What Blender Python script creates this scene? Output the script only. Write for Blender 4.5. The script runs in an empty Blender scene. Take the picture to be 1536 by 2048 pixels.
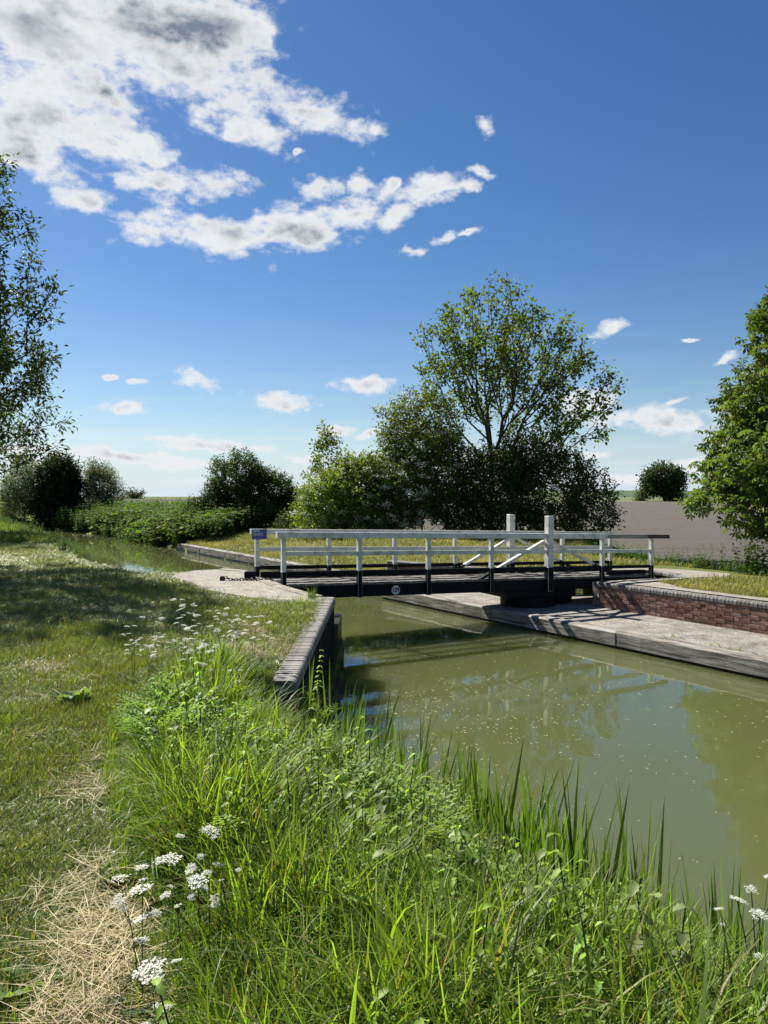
import bpy, math, random
import numpy as np
from mathutils import Vector, Matrix

rng = np.random.default_rng(7)
random.seed(7)
SC = bpy.context.scene
COL = SC.collection
R = math.radians

# ------------------------------------------------------------------ camera, sky, sun, exposure
EYE = 1.7
cd = bpy.data.cameras.new('camera')
cam = bpy.data.objects.new('camera', cd)
COL.objects.link(cam)
cam.location = (0, 0, EYE)
cam.rotation_euler = (R(90 - 1.49), 0, 0)
cd.sensor_width = 36
cd.lens = 36 * 1500 / 2048
cd.clip_start = 0.05
cd.clip_end = 9000
SC.camera = cam

SUN_EL, SUN_AZ = 43.0, -42.0            # azimuth measured from +y towards +x
sdir = Vector((math.sin(R(SUN_AZ)) * math.cos(R(SUN_EL)), math.cos(R(SUN_AZ)) * math.cos(R(SUN_EL)), math.sin(R(SUN_EL))))
sl = bpy.data.lights.new('sun', 'SUN')
sl.energy = 5.0
sl.angle = R(0.53)
sl.color = (1.0, 0.95, 0.86)
so = bpy.data.objects.new('sun', sl)
COL.objects.link(so)
so.rotation_euler = sdir.to_track_quat('Z', 'Y').to_euler()
so.location = sdir * 50
SC.view_settings.view_transform = 'Standard'
SC.view_settings.look = 'None'
SC.view_settings.exposure = 0.98
SC.view_settings.gamma = 1.0
SC.view_settings.use_curve_mapping = False
SC.render.engine = 'CYCLES'
SC.cycles.use_denoising = True
SC.cycles.max_bounces = 8
SC.cycles.transparent_max_bounces = 8
SC.cycles.caustics_reflective = False
SC.cycles.caustics_refractive = False


def nd(nt, typ, **kw):
    """add a node; keyword values that name an input are set or linked, the rest are attributes"""
    n = nt.nodes.new(typ)
    for k, v in kw.items():
        key = k.replace('_', ' ')
        tgt = None
        if k[:2] == 'i_' and k[2:].isdigit():
            tgt = n.inputs[int(k[2:])]
        elif k in n.inputs:
            tgt = n.inputs[k]
        elif key in n.inputs:
            tgt = n.inputs[key]
        if tgt is None:
            setattr(n, k, v)
        elif isinstance(v, bpy.types.NodeSocket):
            nt.links.new(v, tgt)
        else:
            tgt.default_value = v
    return n


def mth(nt, op, a, b=None, c=None, clamp=False):
    n = nt.nodes.new('ShaderNodeMath')
    n.operation = op
    n.use_clamp = clamp
    for i, v in enumerate((a, b, c)):
        if v is None:
            continue
        if isinstance(v, bpy.types.NodeSocket):
            nt.links.new(v, n.inputs[i])
        else:
            n.inputs[i].default_value = v
    return n.outputs[0]


def mixc(nt, f, a, b, blend='MIX'):
    n = nt.nodes.new('ShaderNodeMix')
    n.data_type = 'RGBA'
    n.blend_type = blend
    for s, v in ((n.inputs[0], f), (n.inputs[6], a), (n.inputs[7], b)):
        if isinstance(v, bpy.types.NodeSocket):
            nt.links.new(v, s)
        elif isinstance(v, (int, float)):
            s.default_value = v
        else:
            s.default_value = (v[0], v[1], v[2], 1)
    return n.outputs[2]


def mrange(nt, v, a, b, c=0.0, d=1.0, interp='SMOOTHSTEP'):
    n = nt.nodes.new('ShaderNodeMapRange')
    n.interpolation_type = interp
    nt.links.new(v, n.inputs[0])
    for i, x in enumerate((a, b, c, d)):
        n.inputs[i + 1].default_value = x
    return n.outputs[0]


# cloud banks: azimuth, elevation, half width, half height (radians), tilt (degrees)
BANKS = [(-0.396,0.519,0.2006,0.0809,0),(-0.237,0.537,0.0991,0.0556,0),(-0.430,0.434,0.1086,0.0681,10),(-0.237,0.482,0.1302,0.0396,-18),(-0.104,0.463,0.0845,0.0248,-14),(-0.175,0.438,0.0638,0.0241,0),(-0.364,0.414,0.0977,0.0357,-10),(-0.436,0.378,0.0433,0.0204,-10),(-0.376,0.347,0.0377,0.0161,10),(-0.299,0.372,0.0662,0.0184,0),(-0.222,0.378,0.0502,0.0242,0),(-0.294,0.320,0.0557,0.0226,0),(-0.213,0.321,0.0662,0.0265,-8),(-0.110,0.336,0.0730,0.0301,0),(-0.038,0.351,0.0593,0.0230,14),(0.015,0.351,0.0330,0.0150,35),(0.061,0.380,0.0499,0.0202,10),(-0.078,0.383,0.0393,0.0123,10),(-0.035,0.389,0.0198,0.0167,0),(0.011,0.385,0.0132,0.0090,20),(0.106,0.382,0.0261,0.0089,0),(0.041,0.310,0.0277,0.0077,0),(0.084,0.324,0.0184,0.0076,10),(0.108,0.329,0.0170,0.0047,12),(0.131,0.446,0.0142,0.0105,-30),(-0.112,0.421,0.0078,0.0054,0),(0.126,0.396,0.0221,0.0066,-20),(-0.244,0.142,0.0338,0.0119,-10),(-0.316,0.140,0.0204,0.0055,0),(-0.349,0.141,0.0082,0.0037,0),(-0.327,0.105,0.0334,0.0087,0),(-0.129,0.115,0.0444,0.0130,0),(-0.019,0.143,0.0425,0.0123,0),(-0.061,0.081,0.0252,0.0105,0),(-0.022,0.078,0.0213,0.0059,15),(0.291,0.205,0.0219,0.0091,20),(0.267,0.115,0.0556,0.0164,0),(0.352,0.089,0.0820,0.0210,-4),(0.428,0.163,0.0198,0.0059,14),(0.369,0.114,0.0162,0.0043,12),(0.385,0.187,0.0114,0.0024,0),(0.280,0.049,0.0209,0.0064,0),(-0.234,0.061,0.0755,0.0097,-4),(-0.332,0.046,0.1189,0.0107,-6),(-0.440,0.051,0.0490,0.0096,0),(-0.196,0.036,0.0448,0.0059,0),(0.317,0.015,0.0662,0.0089,0),(0.398,0.032,0.0339,0.0098,0),(-0.098,0.043,0.0396,0.0059,0),
         # the same fair-weather cloud goes on outside the view
         (-0.75,0.50,0.30,0.12,0),(-1.1,0.30,0.15,0.05,0),(-0.8,0.2,0.12,0.03,0),(-1.6,0.4,0.2,0.08,10),(-0.5,0.72,0.35,0.1,0),(0.9,0.3,0.13,0.04,0),(1.3,0.5,0.2,0.06,0),(1.9,0.25,0.2,0.05,0),(2.6,0.4,0.3,0.09,0),(-2.3,0.35,0.3,0.09,0),(-2.9,0.25,0.2,0.05,0)]
THICK = [(-0.274,0.531,0.1154,0.0347,-10),(-0.435,0.498,0.0755,0.0272,-10),(-0.355,0.453,0.0694,0.0236,-28),(-0.193,0.532,0.0569,0.0282,0),(-0.161,0.501,0.0576,0.0147,-20),(-0.111,0.326,0.0522,0.0175,0),(-0.201,0.330,0.0444,0.0138,-10),(-0.452,0.395,0.0320,0.0300,0),(-0.8,0.5,0.2,0.08,0)]

W = bpy.data.worlds.new('World')
SC.world = W
W.use_nodes = True
nt = W.node_tree
nt.nodes.clear()
geo = nd(nt, 'ShaderNodeTexCoord')
sep = nd(nt, 'ShaderNodeSeparateXYZ', Vector=geo.outputs['Generated'])
X, Y, Z = sep.outputs
zc = mth(nt, 'MAXIMUM', Z, 0.004)
dirc = nd(nt, 'ShaderNodeCombineXYZ', X=X, Y=Y, Z=zc).outputs[0]
sky = nd(nt, 'ShaderNodeTexSky', sky_type='NISHITA', sun_disc=False, sun_elevation=R(SUN_EL), sun_rotation=R(SUN_AZ),
         altitude=0.0, air_density=1.0, dust_density=0.2, ozone_density=3.5, Vector=dirc)
skyc = nd(nt, 'ShaderNodeHueSaturation', Hue=0.505, Saturation=1.24, Value=1.0, Color=sky.outputs[0]).outputs[0]
az = mth(nt, 'ARCTAN2', X, Y)
el = mth(nt, 'ARCSINE', Z)
ae = nd(nt, 'ShaderNodeCombineXYZ', X=az, Y=el).outputs[0]
# ragged edges: warp the bank coordinates a little
wn = nd(nt, 'ShaderNodeTexNoise', Vector=geo.outputs['Generated'], Scale=26.0, Detail=4.0, Roughness=0.6)
wv = nd(nt, 'ShaderNodeVectorMath', operation='SUBTRACT', i_0=wn.outputs['Color'], i_1=(0.5, 0.5, 0.5)).outputs[0]
wv = nd(nt, 'ShaderNodeVectorMath', operation='MULTIPLY', i_0=wv, i_1=(0.035, 0.02, 0)).outputs[0]
aew = nd(nt, 'ShaderNodeVectorMath', operation='ADD', i_0=ae, i_1=wv).outputs[0]


def bank_mask(lst, vec):
    acc = None
    for (a, e, ra, re, rot) in lst:
        mp = nd(nt, 'ShaderNodeMapping', vector_type='TEXTURE', Vector=vec)
        mp.inputs['Location'].default_value = (a, e, 0)
        mp.inputs['Rotation'].default_value = (0, 0, R(rot))
        mp.inputs['Scale'].default_value = (ra, re, 1)
        ln = nd(nt, 'ShaderNodeVectorMath', operation='LENGTH', i_0=mp.outputs[0]).outputs['Value']
        v = mth(nt, 'SUBTRACT', 1.0, ln)
        acc = v if acc is None else mth(nt, 'SMOOTH_MAX', acc, v, 0.06)
    return acc


mask = mth(nt, 'MAXIMUM', bank_mask(BANKS, aew), -1.0)
thick = mrange(nt, bank_mask(THICK, aew), -0.25, 0.7)
cvec = nd(nt, 'ShaderNodeVectorMath', operation='MULTIPLY', i_0=geo.outputs['Generated'], i_1=(1, 1, 1.8)).outputs[0]
n1 = nd(nt, 'ShaderNodeTexNoise', Vector=cvec, Scale=17.0, Detail=11.0, Roughness=0.6, Distortion=0.25).outputs[0]
n2 = nd(nt, 'ShaderNodeTexNoise', Vector=cvec, Scale=60.0, Detail=7.0, Roughness=0.62).outputs[0]
vv = nd(nt, 'ShaderNodeVectorMath', operation='ADD', i_0=cvec, i_1=nd(nt, 'ShaderNodeVectorMath', operation='SCALE', i_0=wn.outputs['Color'], Scale=0.03).outputs[0]).outputs[0]
b1 = nd(nt, 'ShaderNodeTexVoronoi', feature='SMOOTH_F1', Vector=vv, Scale=26.0, Smoothness=0.35).outputs['Distance']
b2 = nd(nt, 'ShaderNodeTexVoronoi', feature='SMOOTH_F1', Vector=vv, Scale=62.0, Smoothness=0.35).outputs['Distance']
puff = mth(nt, 'ADD', mth(nt, 'MULTIPLY', mth(nt, 'SUBTRACT', 0.5, b1), 1.1), mth(nt, 'MULTIPLY', mth(nt, 'SUBTRACT', 0.5, b2), 0.7))
nn = mth(nt, 'ADD', mth(nt, 'MULTIPLY', mth(nt, 'SUBTRACT', n1, 0.5), 2.6), mth(nt, 'MULTIPLY', mth(nt, 'SUBTRACT', n2, 0.5), 1.6))
nn = mth(nt, 'ADD', nn, mth(nt, 'MULTIPLY', puff, 0.8))
dens = mth(nt, 'ADD', mth(nt, 'ADD', mth(nt, 'MULTIPLY', mask, 1.35), mth(nt, 'MULTIPLY', thick, 0.55)), nn)
alpha = mrange(nt, dens, -0.22, 0.95)
body = mrange(nt, dens, 0.45, 2.3)
# relief: the side of each billow that faces the sun is brighter
sv = nd(nt, 'ShaderNodeVectorMath', operation='ADD', i_0=cvec, i_1=(sdir.x * 0.022, sdir.y * 0.022, sdir.z * 0.036)).outputs[0]
n1b = nd(nt, 'ShaderNodeTexNoise', Vector=sv, Scale=17.0, Detail=4.0, Roughness=0.6, Distortion=0.25).outputs[0]
n1a = nd(nt, 'ShaderNodeTexNoise', Vector=cvec, Scale=17.0, Detail=4.0, Roughness=0.6, Distortion=0.25).outputs[0]
rel = mrange(nt, mth(nt, 'SUBTRACT', n1b, n1a), -0.10, 0.16)
n3 = nd(nt, 'ShaderNodeTexNoise', Vector=cvec, Scale=9.0, Detail=6.0, Roughness=0.55).outputs[0]
grey = mth(nt, 'MULTIPLY', mrange(nt, n3, 0.40, 0.62), body)
gsum = mth(nt, 'ADD', mth(nt, 'MULTIPLY', body, 0.14), mth(nt, 'MULTIPLY', grey, 0.30))
gsum = mth(nt, 'ADD', gsum, mth(nt, 'MULTIPLY', mth(nt, 'MULTIPLY', rel, body), 0.55))
gsum = mth(nt, 'ADD', gsum, mth(nt, 'MULTIPLY', thick, mth(nt, 'MULTIPLY', mrange(nt, n3, 0.34, 0.6, 0.45, 1.0), mth(nt, 'ADD', 0.06, mth(nt, 'MULTIPLY', body, 0.42)))), clamp=True)
ccol = mixc(nt, gsum, (8.7, 8.9, 9.1), (2.1, 2.5, 3.2))
# thin veils towards the horizon
hz = mth(nt, 'POWER', mth(nt, 'SUBTRACT', 1.0, mth(nt, 'ABSOLUTE', Z)), 14.0)
hn = nd(nt, 'ShaderNodeTexNoise', Vector=nd(nt, 'ShaderNodeVectorMath', operation='MULTIPLY', i_0=geo.outputs['Generated'], i_1=(1, 1, 9)).outputs[0], Scale=7.0, Detail=6.0, Roughness=0.6).outputs[0]
veil = mth(nt, 'MULTIPLY', hz, mrange(nt, hn, 0.4, 0.75, 0.1, 0.6))
low = mth(nt, 'MULTIPLY', mth(nt, 'POWER', mth(nt, 'SUBTRACT', 1.0, mth(nt, 'MAXIMUM', Z, 0.0)), 15.0), 0.8)
c0 = mixc(nt, low, skyc, (5.8, 7.4, 9.2))
c1 = mixc(nt, veil, c0, (8.4, 9.2, 10.0))
fin = mixc(nt, alpha, c1, ccol)
bg = nd(nt, 'ShaderNodeBackground', Color=fin, Strength=0.05)
wo = nd(nt, 'ShaderNodeOutputWorld', Surface=bg.outputs[0])
W.cycles.sampling_method = 'MANUAL'
W.cycles.sample_map_resolution = 1024


# ------------------------------------------------------------------ materials
def newmat(name):
    m = bpy.data.materials.new(name)
    m.use_nodes = True
    t = m.node_tree
    return m, t, t.nodes['Principled BSDF']


def simple(name, c1, c2, scale=8.0, rough=0.7, detail=6.0, bump=0.0, bscale=40.0, spec=0.3, stretch=None, metallic=0.0, rnd=0.0, grime=None, space='Object', bdist=0.01, speck=None):
    """two colours mixed by noise, optional bump, object-random value shift and a third blotch colour"""
    m, t, b = newmat(name)
    tc = nd(t, 'ShaderNodeTexCoord')
    vec = tc.outputs['Object'] if space == 'Object' else nd(t, 'ShaderNodeNewGeometry').outputs['Position']
    if stretch:
        vec = nd(t, 'ShaderNodeVectorMath', operation='MULTIPLY', i_0=vec, i_1=stretch).outputs[0]
    n = nd(t, 'ShaderNodeTexNoise', Vector=vec, Scale=scale, Detail=detail, Roughness=0.65)
    f = mrange(t, n.outputs[0], 0.32, 0.68)
    c = mixc(t, f, c1, c2)
    if grime:
        n2 = nd(t, 'ShaderNodeTexNoise', Vector=vec, Scale=grime[1], Detail=7.0, Roughness=0.7)
        c = mixc(t, mrange(t, n2.outputs[0], grime[2], grime[3]), c, grime[0])
    if speck:
        n4 = nd(t, 'ShaderNodeTexNoise', Vector=vec, Scale=speck, Detail=2.0, Roughness=0.5)
        sp = mrange(t, n4.outputs[0], 0.38, 0.62, 0.62, 1.3, 'LINEAR')
        c = nd(t, 'ShaderNodeHueSaturation', Color=c, Value=sp).outputs[0]
    if rnd:
        oi = nd(t, 'ShaderNodeObjectInfo')
        v = mrange(t, oi.outputs['Random'], 0, 1, 1 - rnd, 1 + rnd, 'LINEAR')
        c = nd(t, 'ShaderNodeHueSaturation', Color=c, Value=v, Saturation=mrange(t, oi.outputs['Random'], 0, 1, 1.15, 0.8, 'LINEAR')).outputs[0]
    t.links.new(c, b.inputs['Base Color'])
    b.inputs['Roughness'].default_value = rough
    b.inputs['Specular IOR Level'].default_value = spec
    b.inputs['Metallic'].default_value = metallic
    if bump:
        nb = nd(t, 'ShaderNodeTexNoise', Vector=vec, Scale=bscale, Detail=8.0, Roughness=0.7)
        bp = nd(t, 'ShaderNodeBump', Strength=bump, Distance=bdist, Height=nb.outputs[0])
        t.links.new(bp.outputs[0], b.inputs['Normal'])
    return m


def leafmat(name, trans=0.45, rough=0.45, spec=0.35, tint=(1.25, 1.35, 0.45), rnd=0.25, patch=None):
    """foliage: colour from the mesh's own per-leaf attribute, light passing through the blade"""
    m, t, b = newmat(name)
    at = nd(t, 'ShaderNodeAttribute', attribute_name='col')
    c = at.outputs['Color']
    oi = nd(t, 'ShaderNodeObjectInfo')
    c = nd(t, 'ShaderNodeHueSaturation', Color=c, Value=mrange(t, oi.outputs['Random'], 0, 1, 1 - rnd, 1 + rnd, 'LINEAR'),
           Hue=mrange(t, oi.outputs['Random'], 0, 1, 0.488, 0.515, 'LINEAR')).outputs[0]
    if patch:
        pos = nd(t, 'ShaderNodeNewGeometry').outputs['Position']
        for col, sc_, lo, hi, amt in patch:
            pn = nd(t, 'ShaderNodeTexNoise', Vector=pos, Scale=sc_, Detail=5.0, Roughness=0.6)
            c = mixc(t, mrange(t, pn.outputs[0], lo, hi, 0, amt), c, col)
    t.links.new(c, b.inputs['Base Color'])
    b.inputs['Roughness'].default_value = rough
    b.inputs['Specular IOR Level'].default_value = spec
    tr = nd(t, 'ShaderNodeBsdfTranslucent', Color=mixc(t, 1.0, c, tint, 'MULTIPLY'))
    mx = nd(t, 'ShaderNodeMixShader', Fac=trans)
    t.links.new(b.outputs[0], mx.inputs[1])
    t.links.new(tr.outputs[0], mx.inputs[2])
    t.links.new(mx.outputs[0], t.nodes['Material Output'].inputs['Surface'])
    return m


MAT = {}
MAT['white'] = simple('white_paint', (0.66, 0.66, 0.61), (0.50, 0.50, 0.455), 3.0, 0.5, grime=((0.24, 0.25, 0.20), 6.0, 0.5, 0.74), bump=0.25, bscale=30, stretch=(1, 1, 1))
MAT['weathered'] = simple('weathered_rail_wood', (0.20, 0.20, 0.16), (0.33, 0.33, 0.29), 5.0, 0.8, bump=0.4, stretch=(0.4, 3, 3))
MAT['black'] = simple('black_paint', (0.004, 0.0045, 0.006), (0.008, 0.009, 0.011), 6.0, 0.6, spec=0.12, grime=((0.06, 0.055, 0.045), 5.0, 0.6, 0.85), bump=0.1)
MAT['darkwood'] = simple('dark_bare_wood', (0.035, 0.028, 0.02), (0.09, 0.075, 0.055), 6.0, 0.85, bump=0.5, stretch=(0.4, 3, 3))
MAT['plank'] = simple('deck_plank_wood', (0.20, 0.185, 0.165), (0.10, 0.093, 0.08), 5.0, 0.8, rnd=0.3, bump=0.35, stretch=(3, 0.5, 3))
MAT['timber'] = simple('old_grey_timber', (0.40, 0.37, 0.32), (0.10, 0.09, 0.075), 4.0, 0.85, detail=10, rnd=0.18, bump=0.9, bscale=14, stretch=(0.35, 4.0, 5.0), bdist=0.02, grime=((0.06, 0.053, 0.045), 2.6, 0.5, 0.66))
MAT['wet'] = simple('wet_dark_timber', (0.012, 0.012, 0.010), (0.03, 0.028, 0.02), 4.0, 0.35, bump=0.3)
MAT['concrete'] = simple('quay_concrete', (0.33, 0.30, 0.265), (0.19, 0.172, 0.15), 2.6, 0.9, detail=12, bump=0.9, bscale=50, space='W', speck=38.0, grime=((0.11, 0.105, 0.085), 1.4, 0.5, 0.72), bdist=0.008)
MAT['apron'] = simple('apron_concrete', (0.34, 0.31, 0.255), (0.21, 0.193, 0.16), 4.0, 0.9, detail=12, bump=0.6, bscale=70, space='W', speck=42.0, grime=((0.2, 0.19, 0.15), 3.0, 0.56, 0.78), bdist=0.008)
MAT['path'] = simple('path_gravel', (0.34, 0.315, 0.265), (0.24, 0.22, 0.185), 2.5, 0.95, detail=9, bump=0.7, bscale=80, space='W', speck=36.0, grime=((0.16, 0.15, 0.11), 1.6, 0.55, 0.72), bdist=0.01)
MAT['dirt'] = simple('towpath_dirt', (0.17, 0.14, 0.105), (0.10, 0.085, 0.06), 2.5, 0.95, detail=9, bump=0.7, bscale=60, space='W', bdist=0.01)
MAT['brick'] = simple('red_brick', (0.235, 0.122, 0.09), (0.15, 0.078, 0.062), 9.0, 0.85, rnd=0.42, bump=0.5, bscale=45, grime=((0.16, 0.13, 0.11), 6.0, 0.58, 0.8))
MAT['bluebrick'] = simple('blue_engineering_brick', (0.115, 0.112, 0.106), (0.20, 0.192, 0.178), 9.0, 0.75, rnd=0.32, bump=0.25, bscale=40, grime=((0.36, 0.35, 0.32), 7.0, 0.56, 0.75))
MAT['palecoping'] = simple('weathered_coping_brick', (0.30, 0.285, 0.255), (0.16, 0.15, 0.135), 9.0, 0.85, rnd=0.3, bump=0.5, bscale=40, grime=((0.08, 0.075, 0.065), 5.0, 0.55, 0.75))
MAT['sidebrick'] = simple('shade_tinted_brick', (0.026, 0.021, 0.019), (0.012, 0.011, 0.010), 9.0, 0.9, spec=0.08, rnd=0.4, bump=0.5, bscale=45)  # wing wall face: its shade is put into the near-black brick colour
MAT['darkmortar'] = simple('shade_tinted_mortar', (0.02, 0.018, 0.016), (0.012, 0.011, 0.010), 10.0, 0.95, spec=0.05)  # joints of that face, darkened likewise to carry its shade
MAT['mortar'] = simple('mortar', (0.24, 0.22, 0.19), (0.14, 0.125, 0.11), 10.0, 0.95, bump=0.5, bscale=60)
MAT['iron'] = simple('rusty_iron', (0.03, 0.025, 0.022), (0.07, 0.05, 0.04), 12.0, 0.55, metallic=0.5)
MAT['plate'] = simple('plate_enamel', (0.62, 0.64, 0.64), (0.5, 0.52, 0.53), 8.0, 0.35)
MAT['ink'] = simple('sign_black', (0.01, 0.01, 0.012), (0.015, 0.015, 0.015), 8.0, 0.5)
MAT['signblue'] = simple('sign_blue', (0.012, 0.02, 0.20), (0.012, 0.024, 0.23), 3.0, 0.3, spec=0.5)
MAT['signwhite'] = simple('sign_white', (0.7, 0.72, 0.75), (0.66, 0.68, 0.7), 8.0, 0.4)
MAT['bark'] = simple('bark', (0.045, 0.036, 0.026), (0.10, 0.085, 0.065), 9.0, 0.9, bump=0.6, bscale=25)
MAT['twig'] = simple('stem_green', (0.05, 0.075, 0.025), (0.09, 0.10, 0.04), 9.0, 0.6)
MAT['petal'] = leafmat('white_petal', trans=0.35, rough=0.6, spec=0.2, tint=(1, 1, 0.9), rnd=0.05)
MAT['leaf'] = leafmat('tree_leaf', trans=0.48, rough=0.5, spec=0.3)
MAT['grass'] = leafmat('tall_grass_blade', trans=0.55, rough=0.45, spec=0.3, tint=(1.22, 1.32, 0.42))
MAT['bankleaf'] = leafmat('bank_leaf', trans=0.45, rough=0.7, spec=0.12, tint=(1.3, 1.3, 0.45))
MAT['weed'] = leafmat('weed_leaf', trans=0.5, rough=0.5, spec=0.28, tint=(1.3, 1.3, 0.45))
DRY = [((0.36, 0.30, 0.15), 0.5, 0.60, 0.76, 0.6), ((0.22, 0.24, 0.07), 1.7, 0.48, 0.68, 0.45)]
MAT['lawn'] = leafmat('lawn_blade', trans=0.40, rough=0.42, spec=0.4, tint=(1.25, 1.2, 0.45), patch=DRY)
MAT['mown'] = leafmat('mown_bank_blade', trans=0.4, rough=0.5, spec=0.3, tint=(1.2, 1.2, 0.5), patch=[((0.40, 0.35, 0.12), 0.4, 0.46, 0.64, 0.7)])
MAT['hay'] = leafmat('dry_hay', trans=0.3, rough=0.6, spec=0.25, tint=(1.1, 1.0, 0.75), rnd=0.2)

# lawn soil and turf
m, t, b = newmat('turf_ground')
pos = nd(t, 'ShaderNodeNewGeometry').outputs['Position']
a1 = nd(t, 'ShaderNodeTexNoise', Vector=pos, Scale=0.55, Detail=5.0, Roughness=0.6).outputs[0]
a2 = nd(t, 'ShaderNodeTexNoise', Vector=pos, Scale=14.0, Detail=8.0, Roughness=0.7).outputs[0]
a3 = nd(t, 'ShaderNodeTexNoise', Vector=pos, Scale=1.7, Detail=5.0, Roughness=0.6).outputs[0]
c = mixc(t, mrange(t, a2, 0.35, 0.65), (0.07, 0.095, 0.022), (0.15, 0.17, 0.05))
c = mixc(t, mrange(t, a3, 0.46, 0.66, 0, 0.5), c, (0.19, 0.18, 0.06))
c = mixc(t, mrange(t, a1, 0.60, 0.76, 0, 0.6), c, (0.24, 0.19, 0.10))
t.links.new(c, b.inputs['Base Color'])
b.inputs['Roughness'].default_value = 0.95
b.inputs['Specular IOR Level'].default_value = 0.1
bp = nd(t, 'ShaderNodeBump', Strength=0.9, Distance=0.03, Height=a2)
t.links.new(bp.outputs[0], b.inputs['Normal'])
MAT['turf'] = m

# ploughed field: harrow lines sweeping along the field plus clods
m, t, b = newmat('ploughed_soil')
pos = nd(t, 'ShaderNodeNewGeometry').outputs['Position']
rp = nd(t, 'ShaderNodeMapping', Vector=pos)
rp.inputs['Rotation'].default_value = (0, 0, R(7))
wvx = nd(t, 'ShaderNodeTexWave', wave_type='BANDS', bands_direction='Y', Vector=rp.outputs[0], Scale=0.35, Distortion=1.2, Detail=3.0)
wvx.inputs['Detail Scale'].default_value = 0.6
st = nd(t, 'ShaderNodeVectorMath', operation='MULTIPLY', i_0=rp.outputs[0], i_1=(0.15, 1.6, 1)).outputs[0]
s1 = nd(t, 'ShaderNodeTexNoise', Vector=st, Scale=0.9, Detail=8.0, Roughness=0.7).outputs[0]
s2 = nd(t, 'ShaderNodeTexNoise', Vector=pos, Scale=5.0, Detail=8.0, Roughness=0.75).outputs[0]
c = mixc(t, mrange(t, s1, 0.3, 0.7), (0.108, 0.098, 0.084), (0.163, 0.149, 0.129))
c = mixc(t, mth(t, 'MULTIPLY', wvx.outputs[0], 0.6), c, (0.09, 0.082, 0.072))
c = mixc(t, mrange(t, s2, 0.55, 0.75, 0, 0.6), c, (0.21, 0.20, 0.175))
t.links.new(c, b.inputs['Base Color'])
b.inputs['Roughness'].default_value = 1.0
b.inputs['Specular IOR Level'].default_value = 0.05
bp = nd(t, 'ShaderNodeBump', Strength=1.0, Distance=0.12, Height=mth(t, 'ADD', s2, mth(t, 'MULTIPLY', wvx.outputs[0], 0.5)))
t.links.new(bp.outputs[0], b.inputs['Normal'])
MAT['soil'] = m
MAT['crop'] = simple('young_crop', (0.045, 0.085, 0.035), (0.06, 0.10, 0.04), 0.05, 0.9, space='W', stretch=(0.3, 1, 1), bump=0.3, bscale=2)
MAT['rough'] = simple('rough_grass_strip', (0.10, 0.12, 0.05), (0.16, 0.16, 0.075), 0.2, 0.9, space='W', bump=0.4, bscale=2)

# canal water: cloudy olive body under a smooth reflecting skin
m, t, b = newmat('canal_water')
pos = nd(t, 'ShaderNodeNewGeometry').outputs['Position']
w1 = nd(t, 'ShaderNodeTexNoise', Vector=pos, Scale=0.35, Detail=4.0).outputs[0]
c = mixc(t, w1, (0.080, 0.092, 0.032), (0.096, 0.106, 0.042))
t.links.new(c, b.inputs['Base Color'])
b.inputs['Roughness'].default_value = 0.02
b.inputs['IOR'].default_value = 1.40
b.subsurface_method = 'BURLEY'
b.inputs['Subsurface Weight'].default_value = 1.0
b.inputs['Subsurface Scale'].default_value = 1.2
b.inputs['Subsurface Radius'].default_value = (0.9, 1.0, 0.35)
b.inputs['Specular IOR Level'].default_value = 0.5
st = nd(t, 'ShaderNodeVectorMath', operation='MULTIPLY', i_0=pos, i_1=(1.0, 0.8, 1)).outputs[0]
w2 = nd(t, 'ShaderNodeTexNoise', Vector=st, Scale=2.2, Detail=3.0, Roughness=0.5).outputs[0]
w3 = nd(t, 'ShaderNodeTexNoise', Vector=st, Scale=11.0, Detail=2.0, Roughness=0.5).outputs[0]
bp = nd(t, 'ShaderNodeBump', Strength=0.012, Distance=0.2, Height=mth(t, 'ADD', w2, mth(t, 'MULTIPLY', w3, 0.12)))
t.links.new(bp.outputs[0], b.inputs['Normal'])
MAT['water'] = m


# ------------------------------------------------------------------ object helpers
def props(o, label=None, cat=None, group=None, kind=None):
    if label: o['label'] = label
    if cat: o['category'] = cat
    if group: o['group'] = group
    if kind: o['kind'] = kind
    return o


def link(o, parent=None):
    COL.objects.link(o)
    if parent is not None:
        o.parent = parent
    return o


def empty(name, loc=(0, 0, 0), rz=0.0, **kw):
    o = bpy.data.objects.new(name, None)
    o.location = loc
    o.rotation_euler = (0, 0, rz)
    o.empty_display_size = 0.2
    link(o)
    return props(o, **kw)


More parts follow.
